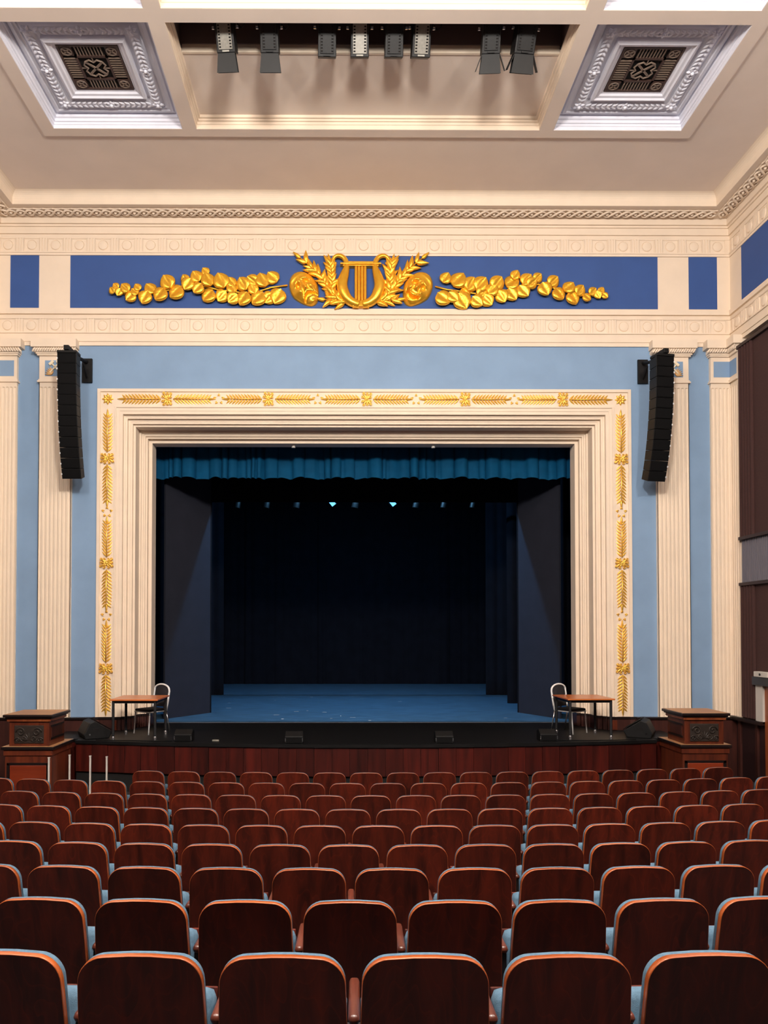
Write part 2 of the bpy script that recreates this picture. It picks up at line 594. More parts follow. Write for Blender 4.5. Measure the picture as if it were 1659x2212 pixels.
# coffer frame: beams
ROWSY = [(-2.575, -4.82), (-5.06, -7.32), (-7.56, -9.82), (-10.06, -12.32), (-12.56, -14.82), (-15.06, -17.32), (-17.56, -19.82), (-20.06, -22.3)]
XC = [(-5.34, -3.155), (-2.92, 2.92), (3.155, 5.34)]
bm_ = MB()
ys = [-2.38] + [v for r in ROWSY for v in r] + [BACK]
for i in range(0, len(ys), 2):
    bm_.box(-5.565, 5.565, ys[i + 1], ys[i], PZ, PZ + .6)
for (ya, yb) in ROWSY:
    for xa, xb in ((-5.565, -5.34), (-3.155, -2.92), (2.92, 3.155), (5.34, 5.565)):
        bm_.box(xa, xb, yb, ya, PZ, PZ + .6)
beams = bm_.build('coffer_beams', 'ceil', ceil)


def ring(mb, x0, x1, y0, y1, prof):
    """prof: (inset, z) swept round a rectangle"""
    rows = []
    for i, z in prof:
        rows.append([(x0 + i, y0 + i, z), (x1 - i, y0 + i, z), (x1 - i, y1 - i, z), (x0 + i, y1 - i, z)])
    mb.rows(rows, close_v=True)
    return mb


# coffer plaster: mouldings round each opening, and lids
for r, (ya, yb) in enumerate(ROWSY):
    for c, (xa, xb) in enumerate(XC):
        if c == 1:
            q = MB()
            ring(q, xa, xb, yb, ya, [(-.004, PZ + .004), (.006, PZ + .003), (.006, PZ + .07), (.02, PZ + .075), (.02, PZ + .115), (.045, PZ + .12), (.045, PZ + .15), (.075, PZ + .155), (.075, PZ + .20)])
            q.build('coffer_moulding', 'cream', ceil)
            if r == 0:
                lid = MB().box(xa - .05, xb + .05, -4.03, ya + .05, PZ + .2, PZ + .26).build('coffer_lid', 'ceil', ceil)
                MB().box(xa + .07, xb - .07, -4.04, -4.0, PZ + .19, PZ + .40).build('slot_fascia', 'cream', lid)
                MB().box(xa, xb, -4.06, -4.02, PZ + .31, PZ + 1.1).box(xa, xb, yb - .06, yb - .02, PZ + .2, PZ + 1.1).box(xa - .02, xa + .04, yb, -4.03, PZ + .21, PZ + 1.1).box(xb - .04, xb + .02, yb, -4.03, PZ + .21, PZ + 1.1).box(xa, xb, yb, -4.03, PZ + 1.1, PZ + 1.14).build('lighting_slot', 'slot', lid)
            else:
                MB().box(xa - .05, xb + .05, yb - .05, ya + .05, PZ + .2, PZ + .26).build('coffer_lid', 'ceil', ceil)
        else:
            q = MB()
            ring(q, xa, xb, yb, ya, [(-.004, PZ + .004), (.006, PZ + .003), (.006, PZ + .06), (.018, PZ + .065), (.018, PZ + .10), (.04, PZ + .105), (.04, PZ + .15), (.07, PZ + .16), (.07, PZ + .22)])
            q.build('coffer_moulding', 'white', ceil)
            MB().box(xa - .05, xb + .05, yb - .05, ya + .05, PZ + .22, PZ + .3).build('coffer_lid', 'white', ceil)

# vents with leaf borders in the two coffers in view
bead = MB()
bead.leaf(T((0, 0, 0)) @ R_(math.radians(38), 4, 'Y'), .105, .062, .030, .0, nt=4, ns=2)
bead.leaf(T((0, 0, 0)) @ R_(math.radians(-38), 4, 'Y'), .105, .062, .030, .0, nt=4, ns=2)
bead_o = bead.build('leaf_pair', 'white', smooth=True)
fl = MB()
for k in range(6):
    fl.leaf(R_(k * PI / 3, 4, 'Y') @ T((0, 0, .012)), .062, .055, .022, .01, nt=4, ns=2)
fl.lathe([(0, .04), (.015, .036), (.022, .02), (.022, 0)], 8, R_(PI / 2, 4, 'X'))
flower_o = fl.build('rosette', 'white', smooth=True)


def make_vent(cx, cy, label):
    z = PZ + .22
    root = empty('ceiling_vent', (cx, cy, z))
    tag(root, label, 'vent', 'ornate vents in the white coffers')
    fm = MB()
    ring(fm, -.98, .98, -.98, .98, [(-.02, .01), (0, -.035), (.05, -.045), (.06, -.02), (.10, -.02), (.11, .01)])
    fm.build('outer_moulding', 'white', root)
    bd = MB()
    ring(bd, -.865, .865, -.865, .865, [(0, .01), (.02, -.03), (.05, -.05), (.10, -.055), (.15, -.05), (.18, -.03), (.20, .01)])
    bd.build('leaf_band', 'white', root, True)
    inn = MB()
    ring(inn, -.62, .62, -.62, .62, [(0, .01), (0, -.07), (.04, -.085), (.06, -.06), (.10, -.055), (.12, -.03), (.15, -.025), (.17, .01)])
    inn.build('inner_frame', 'white', root)
    # leaves and rosettes: faces point down (local -Y of the leaf -> -Z)
    for s in range(4):
        R4 = R_(s * PI / 2, 4, 'Z')
        for half in (-1, 1):
            for k in range(7):
                p = R4 @ Vector((half * (.13 + k * .088), -.765, -.052))
                # leaf +Z along the run toward the middle of the side
                Mx = R4 @ R_(half * -PI / 2, 4, 'Z') @ R_(PI / 2, 4, 'X')
                o = inst(bead_o, root)
                o.matrix_local = T(p) @ Mx
        for px in (0, .765):
            p = R4 @ Vector((px, -.765, -.055))
            o = inst(flower_o, root)
            o.matrix_local = T(p) @ R4 @ R_(PI / 2, 4, 'X') @ S_((1.25, 1.2, 1.25, 1))
    g = MB().box(-.46, .46, -.46, .46, -.004, .02).build('vent_backing', 'voidblack', root)
    fr_ = MB()
    for a, b_, c, d in ((-.46, .46, -.46, -.43), (-.46, .46, .43, .46), (-.46, -.43, -.43, .43), (.43, .46, -.43, .43),
                        (-.25, .25, -.25, -.215), (-.25, .25, .215, .25), (-.25, -.215, -.25, .25), (.215, .25, -.25, .25)):
        fr_.box(a, b_, c, d, -.03, 0)
    gr = fr_.build('vent_grille', 'bronze', root)
    for s in range(4):
        R4 = R_(s * PI / 2, 4, 'Z')
        blk = MB().box(-.43, -.25, -.43, -.25, -.024, 0, R4).build('corner_block', 'bronze', gr)
        q = MB()
        c0 = R4 @ Vector((-.34, -.34, -.028))
        for a in (PI / 4, -PI / 4):
            q.box(-.085, .085, -.010, .010, -.006, .006, T(c0) @ R_(a, 4, 'Z'))
        q.tube([c0 + Vector((.075 * math.cos(t), .075 * math.sin(t), 0)) for t in [i * PI / 6 for i in range(12)]], .009, 5, closed=True)
        q.build('cross', 'bronzehi', gr)
        for k in range(9):
            MB().box(-.203 + k * .0475, -.186 + k * .0475, -.43, -.25, -.026, -.002, R4).build('slat', 'bronzehi', gr)
    q = MB()
    for a in (PI / 4, -PI / 4):
        q.box(-.17, .17, -.015, .015, -.034, -.018, R_(a, 4, 'Z'))
    for s in range(4):
        R4 = R_(s * PI / 2, 4, 'Z')
        q.tube([R4 @ Vector(p) for p in ((-.13, -.13, -.026), (-.06, -.165, -.026), (0, -.12, -.026), (.06, -.165, -.026), (.13, -.13, -.026))], .013, 6)
        q.box(-.008, .008, -.215, -.13, -.03, -.02, R4)
    q.build('centre_medallion', 'bronzehi', gr)
    return root


make_vent(-4.2475, -3.6975, 'ornate white ceiling vent with bronze grille, left of the stage spotlights')
make_vent(4.2475, -3.6975, 'ornate white ceiling vent with bronze grille, right of the stage spotlights')
bpy.data.objects.remove(bead_o)
bpy.data.objects.remove(flower_o)

# ================================================================== PORTAL
PA, PT, PB = 5.37, 7.75, 1.168
PPROF = [(0, .0), (0, -.16), (.057, -.16), (.066, -.13), (.34, -.13), (.347, -.15), (.375, -.15), (.382, -.13), (.44, -.13), (.445, -.12), (.505, -.12), (.505, -.05), (.535, -.05), (.538, -.04), (.575, -.04),
         (.575, .03), (.615, .03), (.618, .04), (.66, .04), (.66, .10), (.705, .10), (.705, .38), (.74, .38), (.742, .42), (.775, .42), (.778, .44), (.81, .44), (.812, .48), (.85, .48), (.85, .58), (.92, .58), (.92, .90)]
rows = [[(-PA + i, y, PB), (-PA + i, y, PT - i), (PA - i, y, PT - i), (PA - i, y, PB)] for i, y in PPROF]
rows.append([(-PA, .9, PB), (-PA, .9, PT), (PA, .9, PT), (PA, .9, PB)])
portal = struct(MB().rows(rows, close_u=True).build('trim_5', 'cream'), 'stepped cream portal frame round the stage opening')
# dark wooden plinth under the stage wall
pl = MB()
for s in (-1, 1):
    poly = [(s * (PA + .02), .0), (s * (PA + .02), -.19)] + [(s * (PA - i - .0), y - .03) for i, y in PPROF[3:]] + [(s * PA, .9)]
    pl.prism(poly, lambda p, q, a: (p, q, a), STZ - .01, 1.125)
    a, b_ = sorted((s * (PA + .02), s * W))
    pl.box(a, b_, -.24, 0, 0, 1.125)
plinth = struct(pl.build('baseboard_front', 'plinth'), 'dark red wooden plinth under the stage wall')
cap = MB()
for s in (-1, 1):
    poly = [(s * (PA + .03), .0), (s * (PA + .03), -.21)] + [(s * (PA - i), y - .05) for i, y in PPROF[3:]] + [(s * PA, .9)]
    cap.prism(poly, lambda p, q, a: (p, q, a), 1.125, 1.168)
    a, b_ = sorted((s * (PA + .03), s * W))
    cap.box(a, b_, -.27, 0, 1.125, 1.168)
cap.build('plinth_cap', 'podedge', plinth)
for s, x in ((-1, -4.98), (1, 4.98)):
    MB().box(x - .05, x + .05, -.20, -.13, .91, 1.10).build('plinth_block', 'podwood', plinth)
MB().box(-5.5, -5.2, .3, 1.9, STZ, 8.5).box(5.2, 5.5, .3, 1.9, STZ, 8.5).build('portal_return', 'velvet', portal)
for i, px in enumerate((-1.49, 1.48)):
    o = MB().lathe([(0, 0), (.025, -.005), (.04, -.03), (.04, -.06), (0, -.06)], 12, T((px, .72, PT - .92))).build('ceiling_sensor', 'pale', smooth=True, angle=40)
    tag(o, 'small white sensor under the portal head, ' + ('left' if i == 0 else 'right') + ' one of two', 'sensor', 'sensors under the portal')


# ------------------------------------------------------------------ pilasters
def flute_face(mb, x0, x1, z0, z1, y, nf, X=None, depth=.022):
    """a face of nf round-headed flutes, looking toward -Y"""
    wdt = x1 - x0
    fw = wdt / nf
    r = fw * .36
    us = [x0]
    for k in range(nf):
        c = x0 + fw * (k + .5)
        us += [c - r * 1.001, c - r * .8, c - r * .4, c, c + r * .4, c + r * .8, c + r * 1.001]
    us.append(x1)
    ztop = z1 - .05
    zs = [z0, ztop - r] + [ztop - r + r * math.sin(a * PI / 10) for a in range(1, 6)] + [z1]
    rows = []
    for z in zs:
        row = []
        for u in us:
            k = min(nf - 1, max(0, int((u - x0) / fw)))
            c = x0 + fw * (k + .5)
            dx = (u - c) / r
            dzz = max(0, (z - (ztop - r)) / r)
            d2 = dx * dx + dzz * dzz
            row.append((u, y + depth * math.sqrt(max(0, 1 - d2)), z))
        rows.append(row)
    return mb.rows(rows, X=X)


def rope(mb, x0, x1, y, z, X=None, r=.034, pitch=.047):
    nn = max(2, int((x1 - x0) / pitch))
    for i in range(nn):
        c = x0 + (x1 - x0) * (i + .5) / nn
        p = (x1 - x0) / nn
        mb.tube([(c - p * .55, y - .006, z - r), (c - p * .1, y - r * .75, z - r * .3), (c + p * .1, y - r * .75, z + r * .3), (c + p * .55, y - .006, z + r)], p * .42, 5, False, X=X)


def pilaster(name, xc, half, label, corner=0, emblem=False):
    root = empty(name, (xc, 0, 0))
    struct(root, label)
    ZB, ZR, ZP, ZT = 1.168, 7.86, 8.39, 8.64
    faces = [(Matrix.Identity(4), -half, half, -.2)]
    sh = MB()
    sh.box(-half + .006, half - .006, -.172, .02, ZB, ZR - .02)
    flute_face(sh, -half, half, ZB, ZR - .04, -.2, 8 if not corner else 5)
    if not corner:
        for s in (-1, 1):
            sh.box(min(s * half, s * (half - .01)), max(s * half, s * (half - .01)), -.2, 0, ZB, ZR)
    sh.box(-half, half, -.2, 0, ZR - .04, ZR)
    sh.build('shaft', 'cream', root)
    blk = MB().box(-half, half, -.2, 0, ZR + .06, ZP)
    pnl_hw = half - .115 if not corner else half - .06
    MB().box(-half - .03, half + (.03 if not corner else 0), -.235, 0, ZR, ZR + .03).box(-half - .015, half + (.015 if not corner else 0), -.215, 0, ZR + .03, ZR + .06).build('neck_ring', 'cream', root)
    bl = blk.build('capital_block', 'cream', root)
    pn = MB().box(-pnl_hw, pnl_hw + (0 if not corner else .066), -.206, -.19, 7.985, 8.30).build('blue_panel', 'lblue', bl)
    ab = MB()
    e = .0 if corner else 1
    ab.box(-half - .03, half + .03 * e, -.24, 0, ZP, 8.42).box(-half - .05, half + .05 * e, -.26, 0, 8.42, 8.45)
    ab.box(-half - .06, half + .06 * e, -.27, 0, 8.45, 8.535).box(-half - .125, half + .125 * e, -.33, 0, 8.535, 8.70)
    a = ab.build('abacus', 'cream', root)
    rp = MB()
    rope(rp, -half - .10, half + .10 * e, -.275, 8.492)
    if not corner:
        for s in (-1, 1):
            rope(rp, 0, .25, 0, 0, T((s * (half + .065), 0, 8.492)) @ R_(s * PI / 2, 4, 'Z') @ (T((0, 0, 0)) if s > 0 else T((-.25, 0, 0))) @ T((-.27 if s > 0 else .27, 0, 0)))
    rp.build('rope_moulding', 'cream', a, True)
    if emblem:
        em = MB()
        for s in (-1, 1):
            Mx = T((0, -.225, 8.16)) @ R_(s * math.radians(42), 4, 'Y')
            em.box(-.013, .013, -.012, .012, -.15, .12, Mx).box(-.055, .055, -.02, .02, .085, .135, Mx)
        em.build('crossed_hammers', 'emblem', bl, bevel=.004)
        wv = MB()
        for k in range(5):
            for s in (-1, 1):
                wv.leaf(T((s * .02, -.21, 8.02)) @ R_(s * math.radians(32 + 15 * k), 4, 'Y') @ T((0, -.004 * k, .03)), .155, .05, .018, .015, nt=4, ns=2)
        wv.build('wheat_leaves', 'ochre', bl, True)
    return root


pilaster('trim_6', -6.195, .325, 'fluted cream pilaster behind the left line array speaker', emblem=True)
pilaster('trim_7', 6.195, .325, 'fluted cream pilaster behind the right line array speaker', emblem=True)
cp = pilaster('trim_8', 7.16, .195, 'fluted cream corner pilaster at the right end of the stage wall', corner=1)
# its return face on the side wall
Xr = T((7.35 - 7.16, -.355, 0)) @ R_(-PI / 2, 4, 'Z')
for (root, sgn) in ((cp, 1),):
    sh = MB()
    flute_face(sh, -.155, .155, 1.168, 7.82, 0, 4, Xr)
    sh.box(.20, .39, -.51, -.2, 1.168, 7.86)
    sh.build('return_shaft', 'cream', root)
    MB().box(.19, .39, -.51, -.2, 7.92, 8.39).build('return_block', 'cream', root)
    MB().box(.155, .39, -.51, -.2, 7.86, 7.92).build('return_ring', 'cream', root)
    MB().box(.184, .196, -.46, -.2, 7.985, 8.30).build('blue_panel', 'lblue', root)
    MB().box(.15, .39, -.53, -.24, 8.39, 8.45).box(.12, .39, -.55, -.27, 8.45, 8.535).box(.06, .39, -.60, -.3, 8.535, 8.70).build('return_abacus', 'cream', root)
    rp = MB()
    rope(rp, -.14, .2, 0, 8.492, T((.125, -.355, 0)) @ R_(-PI / 2, 4, 'Z'))
    rp.build('rope_moulding', 'cream', root, True)
cl = pilaster('trim_9', -7.16, .195, 'fluted cream corner pilaster at the left end of the stage wall', corner=1)
cl.scale = (-1, 1, 1)
MB().box(.19, .39, -.51, -.2, 1.168, 8.70).build('return_shaft', 'cream', cl)

# ================================================================== GILDING
def gx(px):
    return (px - 785.5) * .00930


def leafpair_frond(L=.84):
    st = MB()
    st.tube([(0, -.028, 0), (0, -.035, L * .5), (0, -.03, L)], [.014, .012, .005], 6)
    lv = MB()
    nn = 11
    for k in range(nn):
        z = L * (.02 + .80 * k / (nn - 1))
        sc = .72 + .45 * math.sin(PI * (.15 + .75 * k / (nn - 1)))
        for s in (-1, 1):
            lv.leaf(T((s * .006, -.018, z)) @ R_(s * math.radians(44), 4, 'Y') @ R_(math.radians(-14), 4, 'X'), .168 * sc, .046, .026, .012, nt=4, ns=2)
    lv.leaf(T((0, -.02, L * .82)), .18, .05, .02, .02, nt=4, ns=2)
    root = empty('gilded_frond')
    st.build('stem', 'gold2', root, True)
    tag(lv.build('leaves', 'gold2', root, True), kind='stuff')
    return root


def bow_ornament():
    root = empty('gilded_bow')
    q = MB()
    for s in (-1, 1):
        for a, l, w_ in ((52, .15, .062), (84, .125, .05), (118, .15, .062), (28, .10, .035), (152, .11, .04)):
            q.leaf(T((0, -.018, 0)) @ R_(s * math.radians(a), 4, 'Y'), l, w_, .035, .02, nt=4, ns=2)
            tip = R_(s * math.radians(a), 4, 'Y') @ Vector((0, -.03, l * .86))
            q.tube([tip + Vector((.022 * math.cos(t), 0, .022 * math.sin(t))) for t in [k * PI / 4 for k in range(8)]], .009, 5, closed=True)
    q.build('ribbon_loops', 'gold2', root, True)
    MB().lathe([(0, .05), (.02, .045), (.034, .025), (.036, 0)], 10, R_(PI / 2, 4, 'X')).build('knot', 'gold2', root, True)
    return root


def ring_ornament():
    root = empty('gilded_wreath')
    q = MB()
    for k in range(10):
        a = 2 * PI * (k + .5) / 10
        q.leaf(R_(a, 4, 'Y') @ T((0, -.014, .062)) @ R_(math.radians(35 if k % 2 else -35), 4, 'Y'), .062, .026, .014, .015, nt=4, ns=2)
    tag(q.build('leaf_drops', 'gold2', root, True), kind='stuff')
    return root


fr0, bow0, ring0 = leafpair_frond(), bow_ornament(), ring_ornament()
used = {}


def place(src, loc, ang, label, group, cat='ornament', sc=(1, 1, 1)):
    o = src if src.name not in used else copy_tree(src)
    used[src.name] = 1
    o.location = loc
    o.rotation_euler = (0, ang, 0)
    o.scale = sc
    tag(o, label, cat, group)
    return o


GY = -.132
ZT_ = PT - .205
spans = [(252, 345, -1), (372, 462, 1), (478, 563, -1), (592, 676, 1), (692, 776, -1), (804, 889, 1), (905, 990, -1), (1017, 1102, 1), (1118, 1201, -1), (1229, 1322, 1)]
for i, (a, b_, d) in enumerate(spans):
    base = b_ if d < 0 else a
    place(fr0, (gx(base), GY, ZT_), d * PI / 2, '%s gilded frond from the left along the head of the portal' % ORD[i], 'gilded fronds on the portal', sc=(1, 1, (b_ - a) / 92))
for i, x in enumerate((358, 577, 790, 1003, 1215)):
    place(bow0, (gx(x), GY, ZT_), PI / 2, '%s gilded bow from the left along the head of the portal' % ORD[i], 'gilded bows on the portal')
for i, x in enumerate((470, 684, 897, 1110)):
    place(ring0, (gx(x), GY, ZT_), 0, '%s small gilded wreath from the left along the portal head' % ORD[i], 'gilded wreaths on the portal')
for s, side in ((-1, 'left'), (1, 'right')):
    X0 = s * (PA - .205)
    zf = lambda py: 7.75 - (py - 841) * .009336
    for i, (a, b_, d) in enumerate(((885, 978, -1), (1005, 1098, 1), (1116, 1204, -1), (1231, 1322, 1), (1339, 1430, -1), (1456, 1544, 1))):
        base = b_ if d < 0 else a
        place(fr0, (X0, GY, zf(base)), 0 if d < 0 else PI, '%s gilded frond from the top down the %s jamb of the portal' % (ORD[i], side), 'gilded fronds on the portal', sc=(1, 1, (b_ - a) / 92))
    for i, y in enumerate((992, 1217, 1443)):
        place(bow0, (X0, GY, zf(y)), 0, '%s gilded bow from the top down the %s jamb of the portal' % (ORD[i], side), 'gilded bows on the portal')
    for i, y in enumerate((1107, 1330)):
        place(ring0, (X0, GY, zf(y)), 0, '%s small gilded wreath on the %s jamb of the portal' % (('upper', 'lower')[i], side), 'gilded wreaths on the portal')
    q = MB()
    for k in range(8):
        q.leaf(R_(k * PI / 4, 4, 'Y') @ T((0, -.014, .02)), .098, .066, .026, .015, nt=4, ns=2)
    ro = q.build('gilded_rosette', 'gold2', None, True)
    ro.location = (X0, GY, ZT_)
    tag(ro, 'round gilded rosette in the upper %s corner of the portal' % side, 'ornament', 'gilded corner rosettes')
    MB().lathe([(0, .045), (.018, .04), (.03, .022), (.032, 0)], 10, R_(PI / 2, 4, 'X')).build('boss', 'gold2', ro, True)


# ------------------------------------------------------------------ lyre, masks, laurel and leaf garlands on the blue frieze
def fx(px):
    return (px - 785.5) * .00948


def fz(py):
    return 9.39 + (668 - py) * .00953


FY = -.156
lyre = empty('gilded_lyre', (fx(778), FY, fz(668)))
tag(lyre, 'large gilded lyre relief at the centre of the blue frieze', 'ornament')
lx0, lz0 = fx(778), fz(668)


def lp(zx, zy, y=-.06):
    """point from the drawing of the lyre (2.27 units per photo pixel) to the local frame of the lyre"""
    return (fx(600 + zx / 2.2726) - lx0, y, fz(540 + zy / 2.2733) - lz0)


for s in (1, -1):
    pts = [(396, 282), (366, 274), (338, 254), (320, 222), (312, 184), (324, 138), (333, 108), (333, 80), (322, 58), (303, 47), (284, 48), (270, 60), (266, 76), (275, 86), (284, 78)]
    rad = [.075, .088, .104, .116, .116, .092, .066, .055, .050, .046, .040, .035, .03, .024, .018]
    P = [lp(403 + (403 - x) * -s, y, -.085) for x, y in pts]
    # smooth the outline by subdividing
    Q, RR = [], []
    for i in range(len(P) - 1):
        for t in (0, .34, .67):
            p0, p1, p2, p3 = [Vector(P[max(0, min(len(P) - 1, i + k))]) for k in (-1, 0, 1, 2)]
            Q.append(.5 * ((2 * p1) + (p2 - p0) * t + (2 * p0 - 5 * p1 + 4 * p2 - p3) * t * t + (3 * p1 - p0 - 3 * p2 + p3) * t ** 3))
            RR.append(rad[i] * (1 - t) + rad[i + 1] * t)
    Q.append(Vector(P[-1]))
    RR.append(rad[-1])
    MB().tube(Q, RR, 10, flat=1.0).build('arm', 'gold', lyre, True)
q = MB()
a, b_ = lp(303, 0)[0], lp(501, 0)[0]
q.box(a, b_, -.15, .02, lp(0, 92)[2], lp(0, 84)[2]).box(a + .05, b_ - .05, -.13, .02, lp(0, 99)[2], lp(0, 92)[2]).box(a + .12, b_ - .12, -.11, .02, lp(0, 82)[2], lp(0, 74)[2])
q.build('crossbar', 'gold', lyre, bevel=.012)
xa, xb = lp(372, 0)[0], lp(431, 0)[0]
za, zb = lp(0, 272)[2], lp(0, 98)[2]
for k in range(4):
    c = xa + (xb - xa) * (k + .5) / 4
    MB().tube([(c, -.08, za), (c, -.08, zb)], (xb - xa) / 8 * .98, 8).build('string', 'gold', lyre, True, angle=50)
MB().taper(lp(362, 0)[0], lp(444, 0)[0], -.14, .02, lp(0, 293)[2], lp(0, 266)[2], .03, .01).build('foot', 'gold', lyre, bevel=.012)


def mask(px, py, tilt, joy, label):
    rows = []
    N, K = 44, 44
    hw, hh = .285, .385
    for i in range(N + 1):
        v = -1 + 2 * i / N
        lim = math.sqrt(max(0, 1 - v * v))
        wv = (1.0 if v > -.1 else 1 - .30 * (-v - .1)) * lim
        row = []
        for j in range(K + 1):
            u0 = -1 + 2 * j / K
            u = u0 * wv
            r2 = min(1, (u0 * lim) ** 2 + v * v)
            h = .62 * math.sqrt(max(0, 1 - r2))
            edge = min(1, (1 - r2) * 4)
            g = lambda cu, cv, su, sv: math.exp(-((u - cu) / su) ** 2 - ((v - cv) / sv) ** 2)
            # nose, brows, eye hollows, cheeks
            h += edge * .34 * math.exp(-(u / .10) ** 2) * max(0, min(1, (.30 - v) / .4)) * (1 if v > -.16 else math.exp(-((v + .16) / .05) ** 2))
            h += edge * .10 * (g(.13, -.14, .07, .07) + g(-.13, -.14, .07, .07))
            for s in (-1, 1):
                slope = (.30 - .28 * abs(u)) if joy else (.42 - .38 * abs(u))
                h += edge * .17 * math.exp(-((v - (slope + .10)) / .06) ** 2) * math.exp(-((u - s * .34) / .24) ** 4)
                h -= edge * .30 * math.exp(-((v - (slope - .07)) / .075) ** 2) * math.exp(-((u - s * .34) / .17) ** 4)
                h += edge * .16 * g(s * .45, -.20 if joy else -.12, .20, .16)
                h -= edge * .12 * math.exp(-((u - s * (.20 + .55 * max(0, -.1 - v))) / .05) ** 2) * (1 if -.5 < v < -.08 else 0)
            # mouth
            mc = (-.62 + 1.0 * u * u) if joy else (-.40 - 1.0 * u * u)
            wdt = (.115 if joy else .085)
            inside = math.exp(-((v - mc) / wdt) ** 4) * math.exp(-(u / .50) ** 6)
            lips = math.exp(-((abs(v - mc) - wdt * 1.35) / .045) ** 2) * math.exp(-(u / .46) ** 6)
            h += edge * (-.42 * inside + .12 * lips)
            h += edge * .12 * g(0, -.86, .2, .1)
            # hair in waves over the forehead
            hair = 1 / (1 + math.exp(-(v - (.66 - .25 * u * u)) * 30))
            h += edge * hair * .10
            row.append((hw * u, -.25 * h - .012, hh * v))
        row = [(row[0][0], .03, row[0][2])] + row + [(row[-1][0], .03, row[-1][2])]
        rows.append(row)
    o = MB().rows(rows).build('theatre_mask', 'gold', None, True)
    o.location = (fx(px), FY, fz(py))
    o.rotation_euler = (0, math.radians(tilt), 0)
    tag(o, label, 'mask')
    return o


mask(658, 629, -33, False, 'gilded weeping mask on the blue frieze, left of the lyre')
mask(897, 629, 35, True, 'gilded laughing mask on the blue frieze, right of the lyre')

lfm = {}


def leaf_mesh(kind):
    if kind not in lfm:
        q = MB()
        if kind == 'round':
            q.leaf(Matrix.Identity(4), 1, 1.06, .13, .12, nt=10, ns=5, crease=1.1)
        elif kind == 'long':
            q.leaf(Matrix.Identity(4), 1, .42, .16, .18, nt=7, ns=3)
        lfm[kind] = q.build('leaf', 'gold', None, True)
    return lfm[kind]


def put_leaf(kind, root, p, ang, L, y, roll=0.0):
    o = inst(leaf_mesh(kind), root)
    o.matrix_local = T((p[0], y, p[1])) @ R_(ang, 4, 'Y') @ R_(roll, 4, 'Z') @ S_((L, L, L, 1))
    return o


def laurel(s, label):
    root = empty('laurel_spray', (fx(778), FY, fz(668)))
    tag(root, label, 'ornament', 'laurel sprays beside the lyre')
    m = lambda x, y: (lambda p: (-s * abs(p[0]) if True else 0, p[2]))(lp(x, y))
    stems = [[(330, 272), (292, 252), (258, 216), (232, 180), (205, 140), (170, 105), (112, 56)], [(262, 235), (262, 190), (266, 150), (262, 112), (255, 80)], [(325, 270), (285, 262), (232, 256)]]
    for si, stm in enumerate(stems):
        pts = [m(x, y) for x, y in stm]
        MB().tube([(p[0], -.07, p[1]) for p in pts], .014, 6).build('stem', 'gold', root, True)
        # leaves in pairs along the stem
        for i in range(len(pts) - 1):
            for t in (.0, .5):
                p = Vector(pts[i]).lerp(Vector(pts[i + 1]), t)
                d = Vector(pts[i + 1]) - Vector(pts[i])
                a = math.atan2(d.x, d.y)
                for q_ in (-1, 1):
                    put_leaf('long', root, p, a + q_ * math.radians(34 + random.uniform(-14, 18)), .235 + random.uniform(-.04, .04), -.06 - .05 * random.random(), q_ * .35 + random.uniform(-.3, .3))
        p = pts[-1]
        d = Vector(pts[-1]) - Vector(pts[-2])
        put_leaf('long', root, p, math.atan2(d.x, d.y), .2, -.07)
    return root


laurel(1, 'gilded laurel spray rising between the weeping mask and the lyre')
laurel(-1, 'gilded laurel spray rising between the lyre and the laughing mask')

LEFT_LEAVES = [(88, 255, 22), (65, 282, 22), (108, 290, 25), (148, 268, 32), (178, 315, 36), (205, 288, 26), (222, 262, 24), (267, 320, 42), (298, 265, 38), (360, 300, 46), (405, 230, 46), (458, 285, 50),
               (510, 205, 28), (530, 240, 40), (580, 192, 38), (637, 160, 26), (592, 265, 38), (656, 215, 44), (655, 305, 46), (735, 222, 50), (795, 225, 34), (740, 310, 40), (808, 328, 38), (868, 238, 44), (872, 325, 46),
               (925, 218, 38), (960, 320, 50), (990, 215, 46), (1050, 195, 42), (1082, 308, 50), (1030, 320, 40), (800, 262, 34), (930, 268, 34)]
RIGHT_LEAVES = [(810, 155, 28), (870, 165, 40), (797, 250, 38), (845, 245, 30), (890, 262, 42), (930, 185, 36), (980, 185, 38), (960, 265, 32), (1010, 255, 34), (1058, 180, 36), (1035, 212, 30), (1080, 240, 32), (1130, 172, 36),
                (1145, 142, 24), (1130, 228, 34), (1185, 213, 34), (1200, 165, 32), (1225, 180, 28), (1255, 150, 24), (1287, 205, 34), (1330, 168, 30), (1357, 225, 34), (1402, 200, 30), (1425, 245, 34), (1457, 215, 28), (1490, 245, 22),
                (1520, 218, 22), (1545, 232, 20), (1562, 212, 18), (1580, 235, 16), (905, 222, 28), (985, 225, 28)]
LEFT_STEM = [(70, 284), (150, 296), (230, 292), (320, 285), (410, 270), (490, 245), (560, 236), (640, 250), (720, 268), (800, 278), (880, 288), (960, 278), (1040, 252), (1140, 238)]
RIGHT_STEM = [(762, 190), (820, 205), (900, 215), (980, 228), (1060, 218), (1140, 200), (1200, 195), (1260, 178), (1330, 195), (1400, 215), (1470, 228), (1560, 226)]


